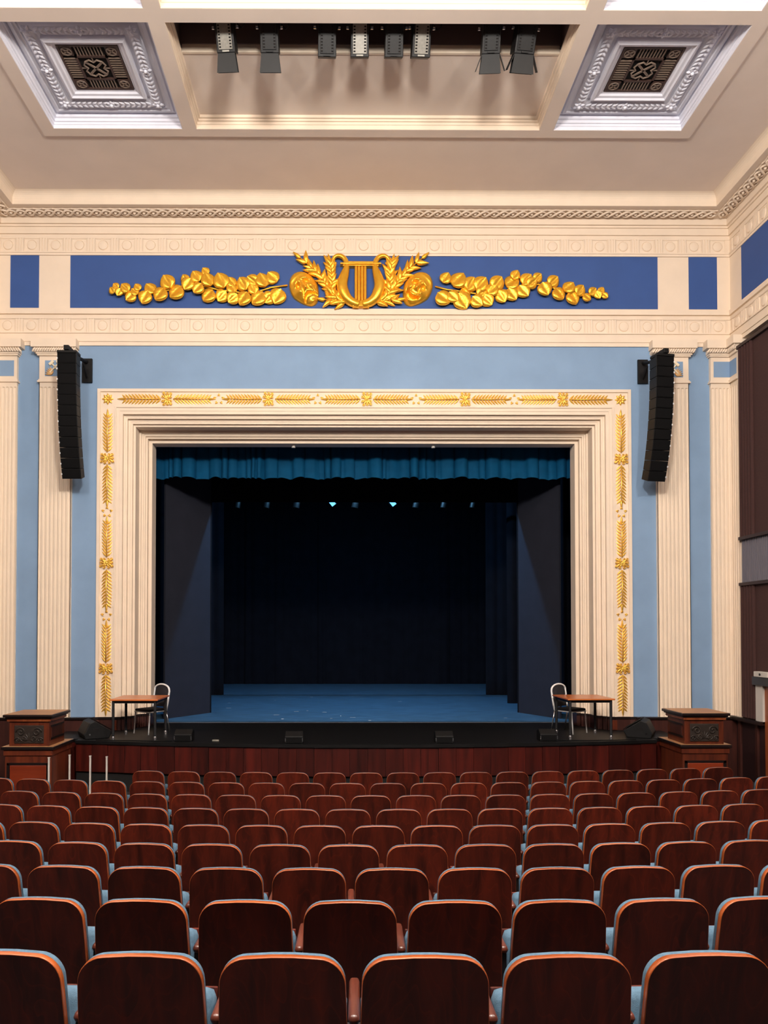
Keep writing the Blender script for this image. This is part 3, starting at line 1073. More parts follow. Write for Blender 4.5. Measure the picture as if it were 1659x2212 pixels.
def garland(leaves, stem, conv, scale, s, label):
    root = empty('leaf_garland', (fx(432 if s < 0 else 1118), FY, fz(628)))
    ox, oz = root.location.x, root.location.z
    tag(root, label, 'ornament', 'leaf garlands on the frieze')
    pts = [(conv(x, y)) for x, y in stem]
    MB().tube([(fx(x) - ox, -.05, fz(y) - oz) for x, y in pts], .018, 6).build('stem', 'gold', root, True)
    rnd = random.Random(3)
    for x, y, r in leaves:
        px, py = conv(x, y)
        # the nearest stem point tells which side the leaf grows to
        near = min(pts, key=lambda p: (p[0] - px) ** 2)
        dy = near[1] - py
        up_ = 1 if dy > 0 else -1
        ang = math.atan2(s * .75, up_ * 1.0) + rnd.uniform(-.25, .25)
        L = r / scale * 2.0 * .0095
        c = Vector((fx(px) - ox, fz(py) - oz))
        base = c - Vector((math.sin(ang), math.cos(ang))) * L * .46
        put_leaf('round', root, base, ang, L, -.085 - .05 * rnd.random(), rnd.uniform(-.3, .3))
    return root


garland(LEFT_LEAVES, LEFT_STEM, lambda x, y: (230 + x / 2.9105, 540 + y / 2.9133), 2.91, -1, 'gilded garland of round leaves running left from the weeping mask')
garland(RIGHT_LEAVES, RIGHT_STEM, lambda x, y: (600 + x / 2.2726, 540 + y / 2.2733), 2.27, 1, 'gilded garland of round leaves running right from the laughing mask')
for o in lfm.values():
    bpy.data.objects.remove(o)

# ================================================================== LINE ARRAY SPEAKERS
def line_array(x, y, ztop, s, yaw, tot, label):
    root = empty('line_array_speaker', (x, y, ztop), yaw)
    tag(root, label, 'loudspeaker', 'hanging line array speakers')
    h, wd, dp = .1975, .37, .27
    MB().box(-wd / 2, wd / 2, -.02, dp * .8, .0, .05).build('fly_bar', 'black', root, bevel=.006)
    pos = Vector((0, 0, 0))
    ang = 0.0
    for k in range(12):
        ang = math.radians(tot) * ((k + 1) / 12) ** 1.5
        X = T(pos) @ R_(ang, 4, 'X')
        q = MB()
        v = [(-wd / 2, 0, 0), (wd / 2, 0, 0), (wd / 2, 0, -h + .006), (-wd / 2, 0, -h + .006), (-wd / 2 * .86, dp, -.004), (wd / 2 * .86, dp, -.004), (wd / 2 * .86, dp, -h + .012), (-wd / 2 * .86, dp, -h + .012)]
        q.add(v, [(0, 1, 2, 3), (4, 5, 6, 7), (0, 1, 5, 4), (3, 2, 6, 7), (0, 3, 7, 4), (1, 2, 6, 5)])
        cb = q.build('cabinet', 'black', root, bevel=.004)
        cb.matrix_local = X
        MB().box(-wd / 2 + .02, wd / 2 - .02, -.012, .002, -h + .016, -.010).build('front_grille', 'grille', cb)
        MB().box(min(s * (wd / 2 + .006), s * (wd / 2 - .012)), max(s * (wd / 2 + .006), s * (wd / 2 - .012)), -.014, .004, -.115, -.085).build('rigging_pin', 'whiteframe', cb)
        pos = pos + (R_(ang, 4, 'X') @ Vector((0, 0, -h)))
    # bracket to the wall plate
    Ri = Matrix.Rotation(-yaw, 4, 'Z')
    loc = lambda p: Ri @ (Vector(p) - Vector((x, y, ztop)))
    br = MB()
    br.box(-.10, .10, -.075, -.03, -.24, .24, T(loc((x - s * .09, -.105, 8.11))) @ Ri)
    br.build('wall_plate', 'black', root)
    MB().tube([loc((x - s * .09, -.17, 8.28)), loc((x - s * .05, -.42, ztop + .10)), loc((x, y + .05, ztop + .03))], .035, 6).build('bracket_arm', 'black', root)
    MB().tube([loc((x - s * .09, -.17, 7.95)), loc((x - s * .07, -.35, ztop + .04))], .02, 6).build('bracket_brace', 'black', root)
    MB().box(-.05, .05, -.05, .25, .05, .14).build('hoist_lug', 'black', root, bevel=.01)
    return root


line_array(-5.665, -1.02, 8.15, -1, math.radians(0), 17, 'black line array speaker of twelve cabinets hanging left of the portal')
line_array(5.70, -1.02, 8.11, 1, math.radians(10), 18, 'black line array speaker of twelve cabinets hanging right of the portal')

# ================================================================== SPOTLIGHTS IN THE CEILING SLOT
pipe = MB().tube([(-2.9, -4.66, 12.0), (2.9, -4.66, 12.0)], .03, 8).build('lighting_pipe', 'lampblack', ceil)
SP = [(-2.147, 'g', 'b', 'grey-lidded black stage spotlight with barn door, far left in the ceiling slot'),
      (-1.491, 'k', 'b', 'black stage spotlight with barn door, second from the left in the ceiling slot'),
      (-.644, 'k', '', 'short black stage spotlight, third from the left in the ceiling slot'),
      (-.177, 'p', '', 'short black spotlight with a pale lid, fourth from the left in the slot'),
      (.324, 'k', '', 'short black stage spotlight, fifth from the left in the ceiling slot'),
      (.730, 'g', '', 'short spotlight with a stained grey lid, sixth from the left in the slot'),
      (1.725, 'k', 'o', 'black spotlight with an open barn door, second from the right in the slot'),
      (2.260, 'k', 'o', 'large black spotlight with spread barn doors, far right in the ceiling slot')]
for i, (x, lid, barn, label) in enumerate(SP):
    root = empty('stage_spotlight', (x, -4.68, 11.95), math.radians((-4, 0, 2, 0, 0, 2, -3, 6)[i]))
    root.rotation_euler.x = math.radians(33)
    tag(root, label, 'spotlight', 'spotlights in the ceiling slot')
    wd = .27 if i != 7 else .30
    zb = -.69 if barn else -.735
    hb = MB().taper(-wd / 2, wd / 2, -.10, .16, zb, -.10, .012, .02).build('housing', 'lampblack', root, bevel=.01)
    lm = {'g': 'lampgrey', 'k': 'lampblack', 'p': 'palelid'}[lid]
    lo = MB().box(-wd / 2 + .035, wd / 2 - .035, -.112, -.08, zb + .04, -.24).build('vent_lid', lm, hb, bevel=.004)
    vs = MB()
    for k in range(9):
        for s in (-1, 1):
            vs.box(s * (wd / 2 - .058) - .014, s * (wd / 2 - .058) + .014, -.1145, -.110, zb + .06 + k * .036, zb + .078 + k * .036)
    tag(vs.build('vent_slots', 'voidblack', hb), kind='stuff')
    MB().box(-.05, .05, -.118, -.10, zb + .012, zb + .032).build('latch', 'palelid' if lid != 'k' else 'lampblack', hb)
    yk = MB()
    for s in (-1, 1):
        yk.box(s * (wd / 2 + .02) - .006, s * (wd / 2 + .02) + .006, .0, .05, -.40, .0)
    yk.box(-wd / 2 - .026, wd / 2 + .026, .0, .05, -.006, .012)
    yk.build('yoke', 'lampblack', root)
    for s in (-1, 1):
        MB().lathe([(0, 0), (.022, .002), (.022, .035), (0, .04)], 8, T((s * (wd / 2 + .024), .02, -.38)) @ R_(s * PI / 2, 4, 'Y')).build('yoke_knob', 'chrome', root)
    if barn:
        bd = MB()
        z1 = zb - .235
        v = [(-wd / 2 + .01, -.09, zb), (wd / 2 - .01, -.09, zb), (wd / 2 + .02, -.14, z1), (-wd / 2 - .02, -.14, z1)]
        v2 = [(a, b_ + .008, c) for a, b_, c in v]
        bd.add(v + v2, [(0, 1, 2, 3), (7, 6, 5, 4), (0, 1, 5, 4), (1, 2, 6, 5), (2, 3, 7, 6), (3, 0, 4, 7)])
        bd.build('barn_door', 'lampblack', root)
        bf = MB()
        v = [(-wd / 2 + .01, .02, zb), (wd / 2 - .01, .02, zb), (wd / 2 + .02, -.05, z1), (-wd / 2 - .02, -.05, z1)]
        v2 = [(a, b_ + .008, c) for a, b_, c in v]
        bf.add(v + v2, [(0, 1, 2, 3), (7, 6, 5, 4), (0, 1, 5, 4), (1, 2, 6, 5), (2, 3, 7, 6), (3, 0, 4, 7)])
        bf.build('barn_door', 'lampblack', root)
        for s in ((-1, 1) if barn == 'o' else ()):
            fl_ = MB()
            v = [(s * (wd / 2 - .005), -.08, zb), (s * (wd / 2 - .005), .02, zb), (s * (wd / 2 + .08), -.02, z1 + .03), (s * (wd / 2 + .08), -.12, z1 + .03)]
            v2 = [(a + .008, b_, c) for a, b_, c in v]
            fl_.add(v + v2, [(0, 1, 2, 3), (7, 6, 5, 4), (0, 1, 5, 4), (1, 2, 6, 5), (2, 3, 7, 6), (3, 0, 4, 7)])
            fl_.build('barn_door', 'lampblack', root)
    if i in (0, 1, 5):
        MB().tube([(wd / 2, .05, -.3), (wd / 2 + .10, .03, -.40), (wd / 2 + .15, .02, -.36), (wd / 2 + .17, .02, -.1), (wd / 2 + .16, .02, .03)], .008, 5).build('cable', 'lampblack', root)

# ================================================================== STAGE
EDGE = 5.28


def edge_y(x):
    return -2.05 + .60 * (x / 5.5) ** 2


ap = [(x, edge_y(x)) for x in [-EDGE + EDGE * i / 20 for i in range(41)]]
ap += [(EDGE, -1.30), (EDGE + .6, -1.30), (EDGE + .6, 0), (4.6, 0), (4.6, 1.1), (-4.6, 1.1), (-4.6, 0), (-EDGE - .6, 0), (-EDGE - .6, -1.30), (-EDGE, -1.30)]
apron = struct(MB().prism(ap, lambda p, q, a: (p, q, a), STZ - .05, STZ).build('floor_1', 'apron'), 'black stage apron in front of the portal')
st = struct(MB().box(-9, 9, 1.1, 13.2, STZ - .05, STZ + .004).build('floor_2', 'stagefloor'), 'blue grey stage floor behind the portal')
MB().box(-4.6, 4.6, 1.09, 1.10, STZ - .04, STZ + .006).build('floor_strip', 'greyfab', st)
rb = random.Random(5)
bits = MB()
for k in range(14):
    x, y = rb.uniform(-3.6, 4), rb.uniform(1.2, 7.5)
    l, a = rb.uniform(.03, .13), rb.choice((0, 0, 0, PI / 2, .4))
    bits.box(-l / 2, l / 2, -.010, .010, 0, .002, T((x, y, STZ + .004)) @ R_(a, 4, 'Z'))
for x, y in ((-1.80, 1.75), (.15, 1.45)):
    bits.box(-.03, .03, -.03, .03, 0, .003, T((x, y, STZ + .004)))
tag(bits.build('tape_marks', 'pale', st), kind='stuff')

# stage front of separate mahogany boards on a curve, over a dark recess
sf = empty('stage_riser', (0, -1.9, 0))
tag(sf, 'curved stage front of dark red mahogany boards below the black apron', 'stage front')
NB = 34
for k in range(NB):
    xa = -EDGE + 2 * EDGE * k / NB
    xb = -EDGE + 2 * EDGE * (k + 1) / NB
    g = .003
    ya, yb = edge_y(xa) + .02, edge_y(xb) + .02
    off = -.006 * (k % 2)
    q = MB()
    z0, z1 = .345, STZ - .05
    v = []
    for (x, y) in ((xa + g, ya + off), (xb - g, yb + off), (xb - g, yb + .03), (xa + g, ya + .03)):
        v += [(x, y + 1.9, z0), (x, y + 1.9, z1)]
    q.add(v, [(0, 2, 3, 1), (2, 4, 5, 3), (4, 6, 7, 5), (6, 0, 1, 7), (0, 6, 4, 2), (1, 3, 5, 7)])
    q.build('board', 'board', sf)
q = MB()
pp = [(x, edge_y(x) + .06) for x in [-EDGE + EDGE * i / 20 for i in range(41)]]
q.prism(pp + [(EDGE, -1.2), (-EDGE, -1.2)], lambda p, q_, a: (p, q_ + 1.9, a), 0, STZ - .05)
q.build('recess', 'voidblack', sf)
q = MB()
lip = [(x, edge_y(x)) for x in [-EDGE + EDGE * i / 20 for i in range(41)]]
q.prism([(x, y - .012) for x, y in lip] + [(x, y + .05) for x, y in reversed(lip)], lambda p, q_, a: (p, q_ + 1.9, a), STZ - .052, STZ + .004)
q.build('nosing', 'apron', sf)
for s in (-1, 1):
    a, b_ = sorted((s * EDGE, s * (EDGE + .6)))
    MB().box(a, b_, -1.28 + 1.9, .0 + 1.6, 0, STZ - .05).build('side_panel', 'board', sf)

# pale posts at the left end of the stage front
for (x, y, z0, z1, lab) in ((-5.16, -2.10, .0, .73, 'pale upright post left of the stage front, second from the left'),
                            (-4.79, -2.14, .0, .72, 'pale upright post against the stage front, third from the left'),
                            (-4.50, -2.16, .0, .71, 'pale upright post against the stage front, fourth from the left'),
                            (-5.275, -2.72, .0, .79, 'pale upright post beside the left podium, the first from the left')):
    o = MB().box(-.014, .014, -.014, .014, z0, z1).build('post', 'pale', None, bevel=.005)
    o.location = (x, y, 0)
    tag(o, lab, 'post', 'pale posts left of the stage')
    MB().box(-.017, .017, -.017, .017, z1, z1 + .012).build('post_cap', 'pale', o)


# ------------------------------------------------------------------ curtains
def curtain(name, x0, x1, y, z0, z1, m, amp, pitch, seed, hem=0.0, loc=None, rz=0, nrow=6):
    r = random.Random(seed)
    n = int((x1 - x0) / pitch * 10)
    folds = []
    x = x0
    while x < x1 + pitch:
        folds.append(x)
        x += pitch * r.uniform(.45, 1.7)
    ph = []
    rows = [[] for _ in range(nrow)]
    k = 0
    for i in range(n + 1):
        x = x0 + (x1 - x0) * i / n
        while k < len(folds) - 2 and x > folds[k + 1]:
            k += 1
        t = (x - folds[k]) / (folds[k + 1] - folds[k])
        a = amp * (.6 + .4 * math.sin(folds[k] * 7.3))
        off = a * (abs(math.sin(PI * t)) ** .42) + .012 * math.sin(23 * x)
        for j in range(nrow):
            q = j / (nrow - 1)
            zz = z1 + (z0 - z1) * q
            if j == nrow - 1:
                zz += hem * (.6 * math.sin(9 * x + 1.3 * math.sin(4 * x)) + .4 * math.sin(PI * t))
            rows[j].append((x + .02 * q * math.sin(folds[k] * 11), y - off * (.55 + .45 * q), zz))
    front = rows
    back = [[(p[0], p[1] + .018, p[2]) for p in row] for row in rows]
    mb = MB()
    mb.rows(front)
    mb.rows(back)
    mb.rows([front[0], back[0]])
    mb.rows([front[-1], back[-1]])
    o = mb.build(name, m, None, True, angle=60)
    return o


va = curtain('valance', -4.9, 4.9, 1.48, 6.255, 7.5, 'teal', .20, .20, 4, hem=.03, nrow=8)
tag(va, 'pleated teal velvet valance hanging across the head of the stage opening', 'curtain')
hm = MB()
bo = curtain('border_curtain', -4.3, 4.3, 3.15, 6.02, 9.0, 'velvet', .06, .4, 9, hem=.0)
tag(bo, 'black overhead border curtain behind the teal valance', 'curtain')
for s, lab in ((-1, 'left'), (1, 'right')):
    a, b_ = Vector((s * 4.44, 1.74)), Vector((s * (3.64 if s < 0 else 3.79), 3.04))
    d = (b_ - a)
    o = MB().box(0, d.length, 0, .05, 0, 7.6).build('stage_flat', 'flat')
    if s > 0:
        o.data.transform(S_((1, -1, 1, 1)))
    o.location = (a.x, a.y, STZ + .004)
    o.rotation_euler = (0, 0, math.atan2(d.y, d.x))
    tag(o, 'tall grey angled flat at the %s of the stage' % lab, 'stage flat', 'angled flats inside the portal')
    MB().box(d.length - .03, d.length + .01, *((-.006, .056) if s < 0 else (-.056, .006)), 0, 7.6).build('edge_batten', 'velvet', o)
for (y, xl, xr, nm) in ((5.3, -4.3, 4.02, 'front'), (8.0, -4.15, 3.95, 'rear')):
    c1 = curtain('leg_curtain', -9, xl, y, STZ + .01, 9, 'velvet', .11, .36, int(y * 3))
    tag(c1, '%s black leg curtain at the left of the stage' % nm, 'curtain', 'black leg curtains')
    c2 = curtain('leg_curtain', xr, 9, y, STZ + .01, 9, 'velvet', .11, .36, int(y * 5))
    tag(c2, '%s black leg curtain at the right of the stage' % nm, 'curtain', 'black leg curtains')
bk = curtain('backdrop_curtain', -9, 9, 12.75, STZ + .01, 9, 'velvet', .10, .45, 21)
tag(bk, 'black velvet curtain closing the back of the stage', 'curtain')
sh = MB()
sh.box(-9.2, -9, .3, 13.4, 0, 9.6).box(9, 9.2, .3, 13.4, 0, 9.6).box(-9.2, 9.2, 13.2, 13.4, 0, 9.6).box(-9.2, 9.2, .3, 13.4, 9.5, 9.7)
struct(sh.build('wall_stage', 'velvet'), 'black walls of the stage house')

# lamps hanging behind the border
bt = tag(MB().tube([(-4.3, 5.0, 6.49), (4.3, 5.0, 6.49)], .025, 6).build('lighting_batten', 'lampblack'), 'dark lighting batten across the stage behind the border', 'batten')
for x in (-4.0, 4.0):
    MB().tube([(x, 5.0, 6.49), (x, 5.0, 9.5)], .008, 5).build('hanging_wire', 'lampblack', bt)
for i, (x, lit) in enumerate(((-3.27, 0), (-2.486, 0), (-1.676, 0), (-.866, 1), (-.093, 0), (.756, 1), (1.55, 0), (2.304, 0), (3.091, 0))):
    root = empty('stage_lamp', (x, 5.0, 6.465))
    root.rotation_euler = (0, math.radians(-38 if lit else 10), 0)
    tag(root, '%s small stage lamp from the left on the dark batten%s' % (ORD[i], ', lit blue' if lit else ''), 'lamp', 'lamps on the stage batten')
    MB().lathe([(0, -.02), (.05, -.03), (.085, -.12), (.09, -.28), (.08, -.28), (.07, -.14), (0, -.13)], 12).build('can', 'lampblack', root, True, angle=40)
    if lit:
        MB().box(-.06, .06, -.105, -.08, -.28, -.10).build('lens', 'lens', root)
    else:
        MB().lathe([(0, -.27), (.078, -.268), (.078, -.262), (0, -.262)], 12).build('lens', 'lampblack', root)
    MB().box(-.012, .012, -.02, .02, -.06, .02).build('clamp', 'lampblack', root)


# ------------------------------------------------------------------ tables, banquet chairs, monitors, boxes on the stage
def table(x, y, rz, label):
    root = empty('table', (x, y, STZ), rz)
    tag(root, label, 'table', 'tables on the stage apron')
    w_, d_ = .88, .92
    MB().box(-w_ / 2, w_ / 2, -d_ / 2, d_ / 2, .715, .742).build('tabletop', 'table', root, bevel=.004)
    q = MB()
    for yy in (-d_ / 2 + .06, d_ / 2 - .08):
        q.box(-w_ / 2 + .06, w_ / 2 - .06, yy, yy + .02, .665, .714)
    for xx in (-w_ / 2 + .05, w_ / 2 - .07):
        q.box(xx, xx + .02, -d_ / 2 + .06, d_ / 2 - .06, .665, .714)
    q.build('under_frame', 'darkmetal', root)
    for sx in (-1, 1):
        for sy in (-1, 1):
            cx, cy = sx * (w_ / 2 - .06), sy * (d_ / 2 - .06)
            lg = MB().tube([(cx, cy, .02), (cx, cy, .714)], .026, 10).build('leg', 'darkmetal', root, True, angle=50)
            MB().lathe([(0, 0), (.028, 0), (.03, .06), (.027, .065)], 10, T((cx, cy, 0))).build('foot', 'chrome', lg, True, angle=40)
    return root


table(-4.23, -1.06, math.radians(0), 'orange wood table with black legs on the left of the stage apron')
table(4.10, -.98, math.radians(2), 'orange wood table with black legs on the right of the stage apron')


def banquet_chair(x, y, rz, label):
    root = empty('banquet_chair', (x, y, STZ), rz)
    tag(root, label, 'chair', 'banquet chairs on the stage')
    # faces -Y; the back stands at +Y
    q = MB()
    q.box(-.22, .22, -.22, .20, .43, .48)
    s = q.build('seat', 'chairfab', root, bevel=.025)
    MB().tube([(-.215, .2, .425), (-.215, -.215, .425), (.215, -.215, .425), (.215, .2, .425)], .012, 8).build('seat_frame', 'whiteframe', root, True)
    out = []
    for a in range(13):
        t = a / 12
        ang = PI * t
        out.append((-.215 * math.cos(ang) * (1 if abs(math.cos(ang)) < .9 else 1), .0, .80 + .13 * math.sin(ang) ** .8))
    path = [(-.20, .21, .43), (-.212, .24, .62)] + [(p[0], .27, p[2]) for p in out] + [(.212, .24, .62), (.20, .21, .43)]
    MB().tube(path, .019, 8).build('back_frame', 'whiteframe', root, True)
    pad = []
    for zz, hw in ((.50, .185), (.60, .195), (.70, .198), (.80, .198), (.85, .175), (.89, .12), (.912, .04)):
        yb = .215 + (zz - .45) * .15
        pad.append([(-hw, yb + .018, zz), (-hw * .9, yb - .012, zz), (0, yb - .022, zz), (hw * .9, yb - .012, zz), (hw, yb + .018, zz), (0, yb + .03, zz)])
    MB().rows(pad, close_v=True).build('backrest', 'chairfab', root, True)
    MB().tube([(-.06, .272, .935), (0, .275, .928), (.06, .272, .935)], .012, 6).build('grip', 'chrome', root, True)
    for sx in (-1, 1):
        MB().tube([(sx * .205, -.20, .42), (sx * .215, -.235, .0)], .013, 8).build('leg', 'whiteframe', root, True)
        MB().tube([(sx * .20, .205, .43), (sx * .21, .29, .0)], .013, 8).build('leg', 'chrome', root, True)
    return root


banquet_chair(-4.17, -.50, math.radians(-36), 'black banquet chair with a silver frame behind the left stage table')
banquet_chair(4.00, -.48, math.radians(36), 'black banquet chair with a silver frame behind the right stage table')


def wedge(x, y, rz, label):
    root = empty('stage_monitor', (x, y, STZ), rz)
    root.scale = (.98, .95, .86)
    tag(root, label, 'loudspeaker', 'wedge monitors on the stage')
    prof = [(-.20, 0), (.24, 0), (.27, .10), (.16, .34), (.06, .38), (-.27, .14)]
    q = MB().prism(prof, lambda p, q_, a: (a, p, q_), -.31, .31)
    q.build('cabinet', 'black', root, bevel=.015)
    n = Vector((0, .06 + .27, .38 - .14)).normalized()
    MB().prism([(-.272, .155), (.045, .385), (.035, .39), (-.28, .165)], lambda p, q_, a: (a, p, q_), -.27, .27).build('front_grille', 'grille', root)
    for s in (-1, 1):
        MB().box(min(s * .308, s * .316), max(s * .308, s * .316), -.02, .10, .17, .23).build('handle', 'voidblack', root)
        MB().lathe([(0, 0), (.018, 0), (.018, .008), (0, .008)], 10, T((s * .309, .16, .10)) @ R_(s * PI / 2, 4, 'Y')).build('socket', 'chrome' if s < 0 else 'grille', root)
    return root


wedge(-5.08, -1.04, math.radians(120), 'black wedge monitor speaker on the stage beside the left podium')
wedge(5.17, -.98, math.radians(-118), 'black wedge monitor speaker on the stage beside the right podium')
for i, (x, y) in enumerate(((-3.30, -1.55), (-1.29, -1.82), (1.36, -1.80), (3.27, -1.55))):
    root = empty('floor_speaker', (x, y, STZ))
    tag(root, '%s small black floor speaker from the left along the front of the stage' % ORD[i], 'loudspeaker', 'low black boxes along the stage front')
    MB().prism([(-.12, 0), (.14, 0), (.14, .17), (.02, .21), (-.12, .13)], lambda p, q_, a: (a, p, q_), -.16, .16).build('cabinet', 'black', root, bevel=.012)
    MB().box(-.13, .13, -.126, -.118, .015, .118).build('front_grille', 'grille', root)
    for s in (-1, 1):
        MB().box(s * .15 - .006, s * .15 + .006, -.128, -.12, .04, .10).build('corner_trim', 'chrome', root)
cb = MB().tube([(-4.9, -1.52, STZ + .010), (-4.8, -1.545, STZ + .010), (-4.7, -1.56, STZ + .012), (-4.5, -1.575, STZ + .008), (-4.25, -1.58, STZ + .008), (-4.0, -1.62, STZ + .008), (-3.5, -1.64, STZ + .008)], .009, 5)
tag(cb.build('cable', 'grille', None, True), 'black cable lying along the left edge of the stage', 'cable')
cb = MB().tube([(3.46, -1.60, STZ + .008), (4.0, -1.62, STZ + .008), (4.6, -1.56, STZ + .008), (4.9, -1.50, STZ + .008)], .009, 5)
tag(cb.build('cable', 'grille', None, True), 'black cable lying along the right edge of the stage', 'cable')
q = tag(MB().box(-.06, .06, -.02, .02, 0, .03).build('plug_box', 'lampgrey', bevel=.006), 'small shiny plug box on the apron, right of the first floor speaker', 'plug')
q.location = (-2.72, -1.62, STZ)


# ================================================================== PODIUMS
def podium(x, y, label):
    root = empty('podium', (x, y, 0))
    tag(root, label, 'podium', 'two-tier wooden podiums beside the stage')
    # local: front at y=0 facing -Y, going back to +Y
    lw, uw = .42, .365
    lowr = MB().box(-lw + .03, lw - .03, .03, .90, 0, .80).build('lower_body', 'podwood', root, bevel=.006)
    MB().box(-lw + .01, lw - .01, .01, .92, .80, .90).build('lower_frieze', 'podwood', lowr, bevel=.006)
    MB().box(-lw - .02, lw + .02, -.02, .94, .90, .95).build('lower_slab', 'podedge', lowr, bevel=.008)
    MB().box(-lw - .005, lw + .005, -.005, .92, .945, .953).build('slab_top', 'podtop', lowr)  # worn pale wood, with light reflecting on the slab painted in
    q = MB()
    for a, b_, c, d in ((-.355, -.31, 0, .67), (.31, .355, 0, .67), (-.355, .355, .64, .68)):
        q.box(a, b_, .018, .04, c, d)
    q.build('panel_moulding', 'podedge', lowr)
    MB().box(-.305, .305, .012, .04, .0, .64).build('burr_panel', 'podpanel', lowr, bevel=.012)
    uppr = MB().box(-uw + .03, uw - .03, .06, .74, .953, 1.37).build('upper_body', 'podwood', root, bevel=.006)
    MB().box(-uw, uw, .03, .76, 1.365, 1.445).build('upper_frieze', 'podfrieze', uppr, bevel=.006)
    MB().box(-uw - .05, uw + .05, -.02, .81, 1.44, 1.485).box(-uw - .025, uw + .025, .005, .785, 1.415, 1.442).build('top_edge', 'podedge', uppr, bevel=.01)
    MB().box(-uw - .03, uw + .03, 0, .79, 1.478, 1.489).build('top_board', 'podtop', uppr)
    cp_ = MB().box(-.245, .245, .045, .07, 1.0, 1.30).build('carved_panel', 'carving', uppr, bevel=.008)
    cv = MB()
    for s in (-1, 1):
        for (cx, cz, r0, tw) in ((.135, 1.19, .08, 1), (.085, 1.08, .055, -1), (.19, 1.06, .045, 1)):
            pts = []
            for k in range(18):
                a = k * .55 * tw
                rr = r0 * (1 - k / 19)
                pts.append((s * (cx + rr * math.cos(a)), .04, cz + rr * math.sin(a)))
            cv.tube(pts, .011, 5)
    for k in range(7):
        cv.leaf(T((0, .045, 1.06)) @ R_((k - 3) * .5, 4, 'Y'), .12, .04, .02, .01, nt=4, ns=2)
    cv.build('carving', 'carving', cp_, True)
    for s in (-1, 1):
        for z in (1.07, 1.28):
            MB().box(min(s * (uw - .035), s * (uw - .015)), max(s * (uw - .035), s * (uw - .015)), .12, .68, z - .015, z + .015).build('side_moulding', 'podedge', uppr)
        MB().box(min(s * (uw - .034), s * (uw - .024)), max(s * (uw - .034), s * (uw - .024)), .16, .64, 1.09, 1.265).build('side_panel', 'plinth', uppr)
    return root


podium(-5.69, -2.57, 'two-tier dark wooden podium with a carved panel, left of the stage')
podium(5.745, -2.40, 'two-tier dark wooden podium with a carved panel, right of the stage')

# ================================================================== THEATRE SEATS
def back_outline(n=9):
    """outline of the backrest in local X (width) and Z, from the lower left round to the lower right"""
    hw0, hw1, zt, zb, r = .239, .231, .88, .30, .098
    pts = [(-hw0, zb), (-hw0, .48), (-hw0 + .003, .62)]
    for k in range(n):
        a = PI - (PI / 2) * k / (n - 1)
        pts.append((-hw1 + r + r * math.cos(a), zt - r * 1.02 + r * 1.02 * math.sin(a) - .004))
    pts.append((-.04, zt))
    full = pts + [(-x, z) for x, z in reversed(pts)]
    return full


def ytilt(z):
    return -(z - .42) * .155


OUT = back_outline()


def offset_outline(pts, d):
    res = []
    n = len(pts)
    for i, (x, z) in enumerate(pts):
        a, b_ = pts[max(0, i - 1)], pts[min(n - 1, i + 1)]
        tx, tz = b_[0] - a[0], b_[1] - a[1]
        l = math.hypot(tx, tz) or 1
        nx, nz = tz / l, -tx / l
        res.append((x + nx * d, z + (nz * d if 0 < i < n - 1 else 0)))
    return res


def curve_y(x):
    return .012 * (1 - (x / .236) ** 2)


def panel_grid(mb, pts, yoff, dome=0.0, flip=False):
    """fill an outline that is mirror symmetric with rows from left to right"""
    n = len(pts) // 2
    rows = []
    for i in range(n):
        l = pts[i]
        r_ = pts[-1 - i]
        row = []
        for j in range(9):
            t = j / 8
            x = l[0] * (1 - t) + r_[0] * t
            z = l[1]
            e = (1 - (2 * t - 1) ** 4) * (1 if i < n - 2 else .5 if i == n - 2 else 0)
            row.append((x, ytilt(z) + yoff + dome * e + curve_y(x), z))
        rows.append(row)
    return mb.rows(rows)


# local frame: the sitter looks toward +Y, the wooden back faces -Y
inner = offset_outline(OUT, .003)
q = MB()
panel_grid(q, inner, 0.0)
seat_back_src = None
back_me = q
rim = MB()
o2 = [(x, z) for x, z in OUT]
mid = offset_outline(OUT, .0008)
rr_ = []
for pts, yo in ((inner, .0003), (mid, .0012), (o2, .004), (o2, .027), (inner, .028)):
    rr_.append([(x, ytilt(z) + yo + curve_y(x), z) for x, z in pts])
rim.rows(rr_)
cush_out = offset_outline(OUT, -.003)
cush = MB()
rr_ = []
for d, yo in ((.006, .027), (.002, .032), (.001, .046), (.006, .060), (.026, .068)):
    pts = offset_outline(OUT, d)
    rr_.append([(x, ytilt(z) + yo + curve_y(x), z) for x, z in pts])
cush.rows(rr_)
panel_grid(cush, offset_outline(OUT, .026), .068, .02)


def rounded_slab(x0, x1, y0, y1, z0, z1, r):
    q = MB()
    rows = []
    for (z, i) in ((z0, r), (z0 + r * .3, r * .3), (z0 + r, 0), (z1 - r, 0), (z1 - r * .3, r * .3), (z1, r)):
        row = []
        for cx, cy, a0 in ((x1 - r, y1 - r, 0), (x0 + r, y1 - r, PI / 2), (x0 + r, y0 + r, PI), (x1 - r, y0 + r, 1.5 * PI)):
            for k in range(4):
                a = a0 + k * PI / 6
                row.append((cx + (r - i) * math.cos(a), cy + (r - i) * math.sin(a), z))
        rows.append(row)
    q.rows(rows, close_v=True)
    o = 0
    q.f.append(tuple(range(16)))
    q.f.append(tuple(80 + i for i in range(15, -1, -1)))
    return q


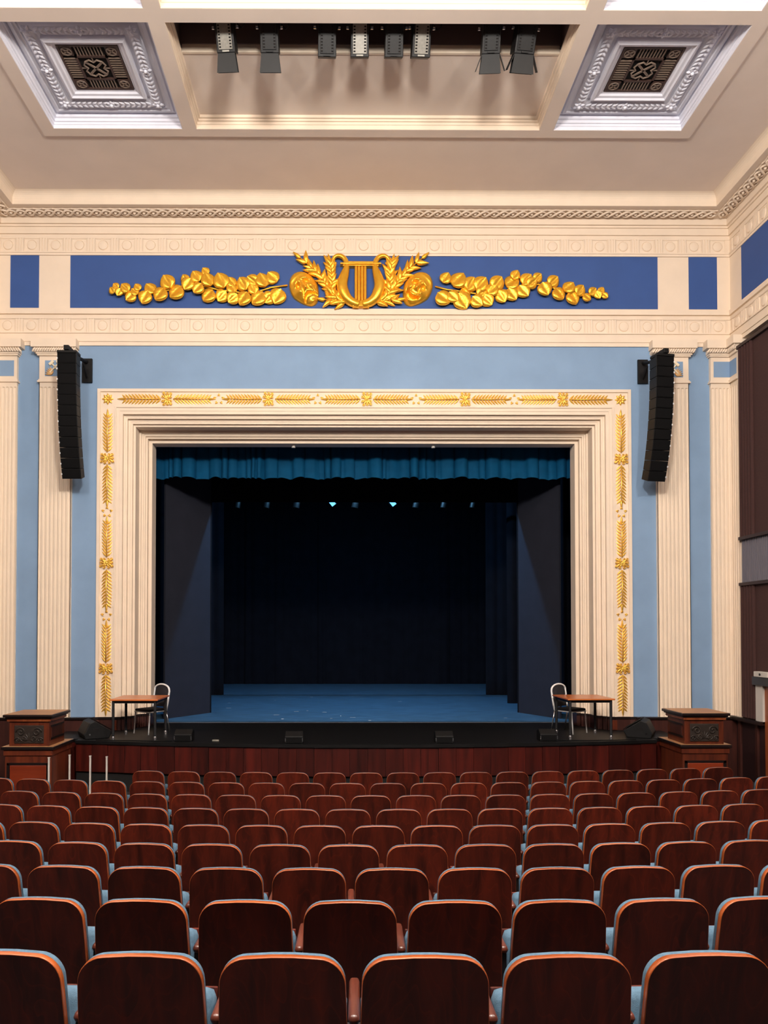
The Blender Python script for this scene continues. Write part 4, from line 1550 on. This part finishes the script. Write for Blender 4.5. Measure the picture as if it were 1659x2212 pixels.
seat0 = empty('theatre_chair')
p_back = back_me.build('backrest', 'seatwood', seat0, True)
p_rim = rim.build('backrest_edge', 'rim', seat0, True, angle=70)
p_rim['label'] = 'varnished wooden edge with overhead light painted in'
p_cush = cush.build('back_cushion', 'seatblue', seat0, True, angle=60)
q = rounded_slab(-.232, .232, .0, .095, -.20, .205, .04)
p_seat = q.build('seat_cushion', 'seatblue', seat0, True, angle=60)
p_seat.matrix_local = T((0, .115, .455)) @ R_(math.radians(-10), 4, 'X')
pan = MB().box(-.225, .225, .096, .112, -.19, .195).build('seat_pan', 'seatwood', p_seat, bevel=.004)
arm = rounded_slab(-.0225, .0225, .03, .36, .585, .625, .018)
p_arm = arm.build('armrest', 'arm', seat0, True, angle=60)
p_arm.location = (.26, 0, 0)
lg = MB()
lg.box(.247, .273, .04, .26, .06, .586).box(.24, .28, .0, .30, .0, .02).box(.248, .272, .04, .2, .02, .06)
lg.box(-.236, .245, .05, .075, .24, .30)
p_leg = lg.build('stand', 'darkmetal', seat0)
RAD = 34.0
KR = [(-3, 2), (-4, 3), (-5, 5), (-6, 5), (-7, 7), (-8, 7), (-8, 9), (-10, 10), (-6, 10)]
ROWN = ['nearest row', 'second row from the camera', 'third row from the camera', 'fourth row from the camera', 'middle row of nine', 'fourth row from the stage', 'third row from the stage', 'second row from the stage', 'front row by the stage']
firstseat = True
for r in range(9):
    ph = -.090 if r % 2 == 0 else .162
    k0, k1 = KR[r]
    for n, k in enumerate(range(k0, k1 + 1)):
        s = ph + .52 * k
        th = s / RAD
        x = RAD * math.sin(th)
        y = ROWY[r] + RAD * (1 - math.cos(th))
        # the row keeps one level, so the stands reach the floor of that row
        c = seat0 if firstseat else copy_tree(seat0)
        firstseat = False
        c.location = (x, y + .07, TOPS[r] - .88)
        c.rotation_euler = (0, 0, th)
        tag(c, 'dark mahogany theatre seat, %s, %s seat from the left in view' % (ROWN[r], ORD[n]), 'seat', 'theatre seats')
# the floor under each row is a flat step so that the curved rows stand on it
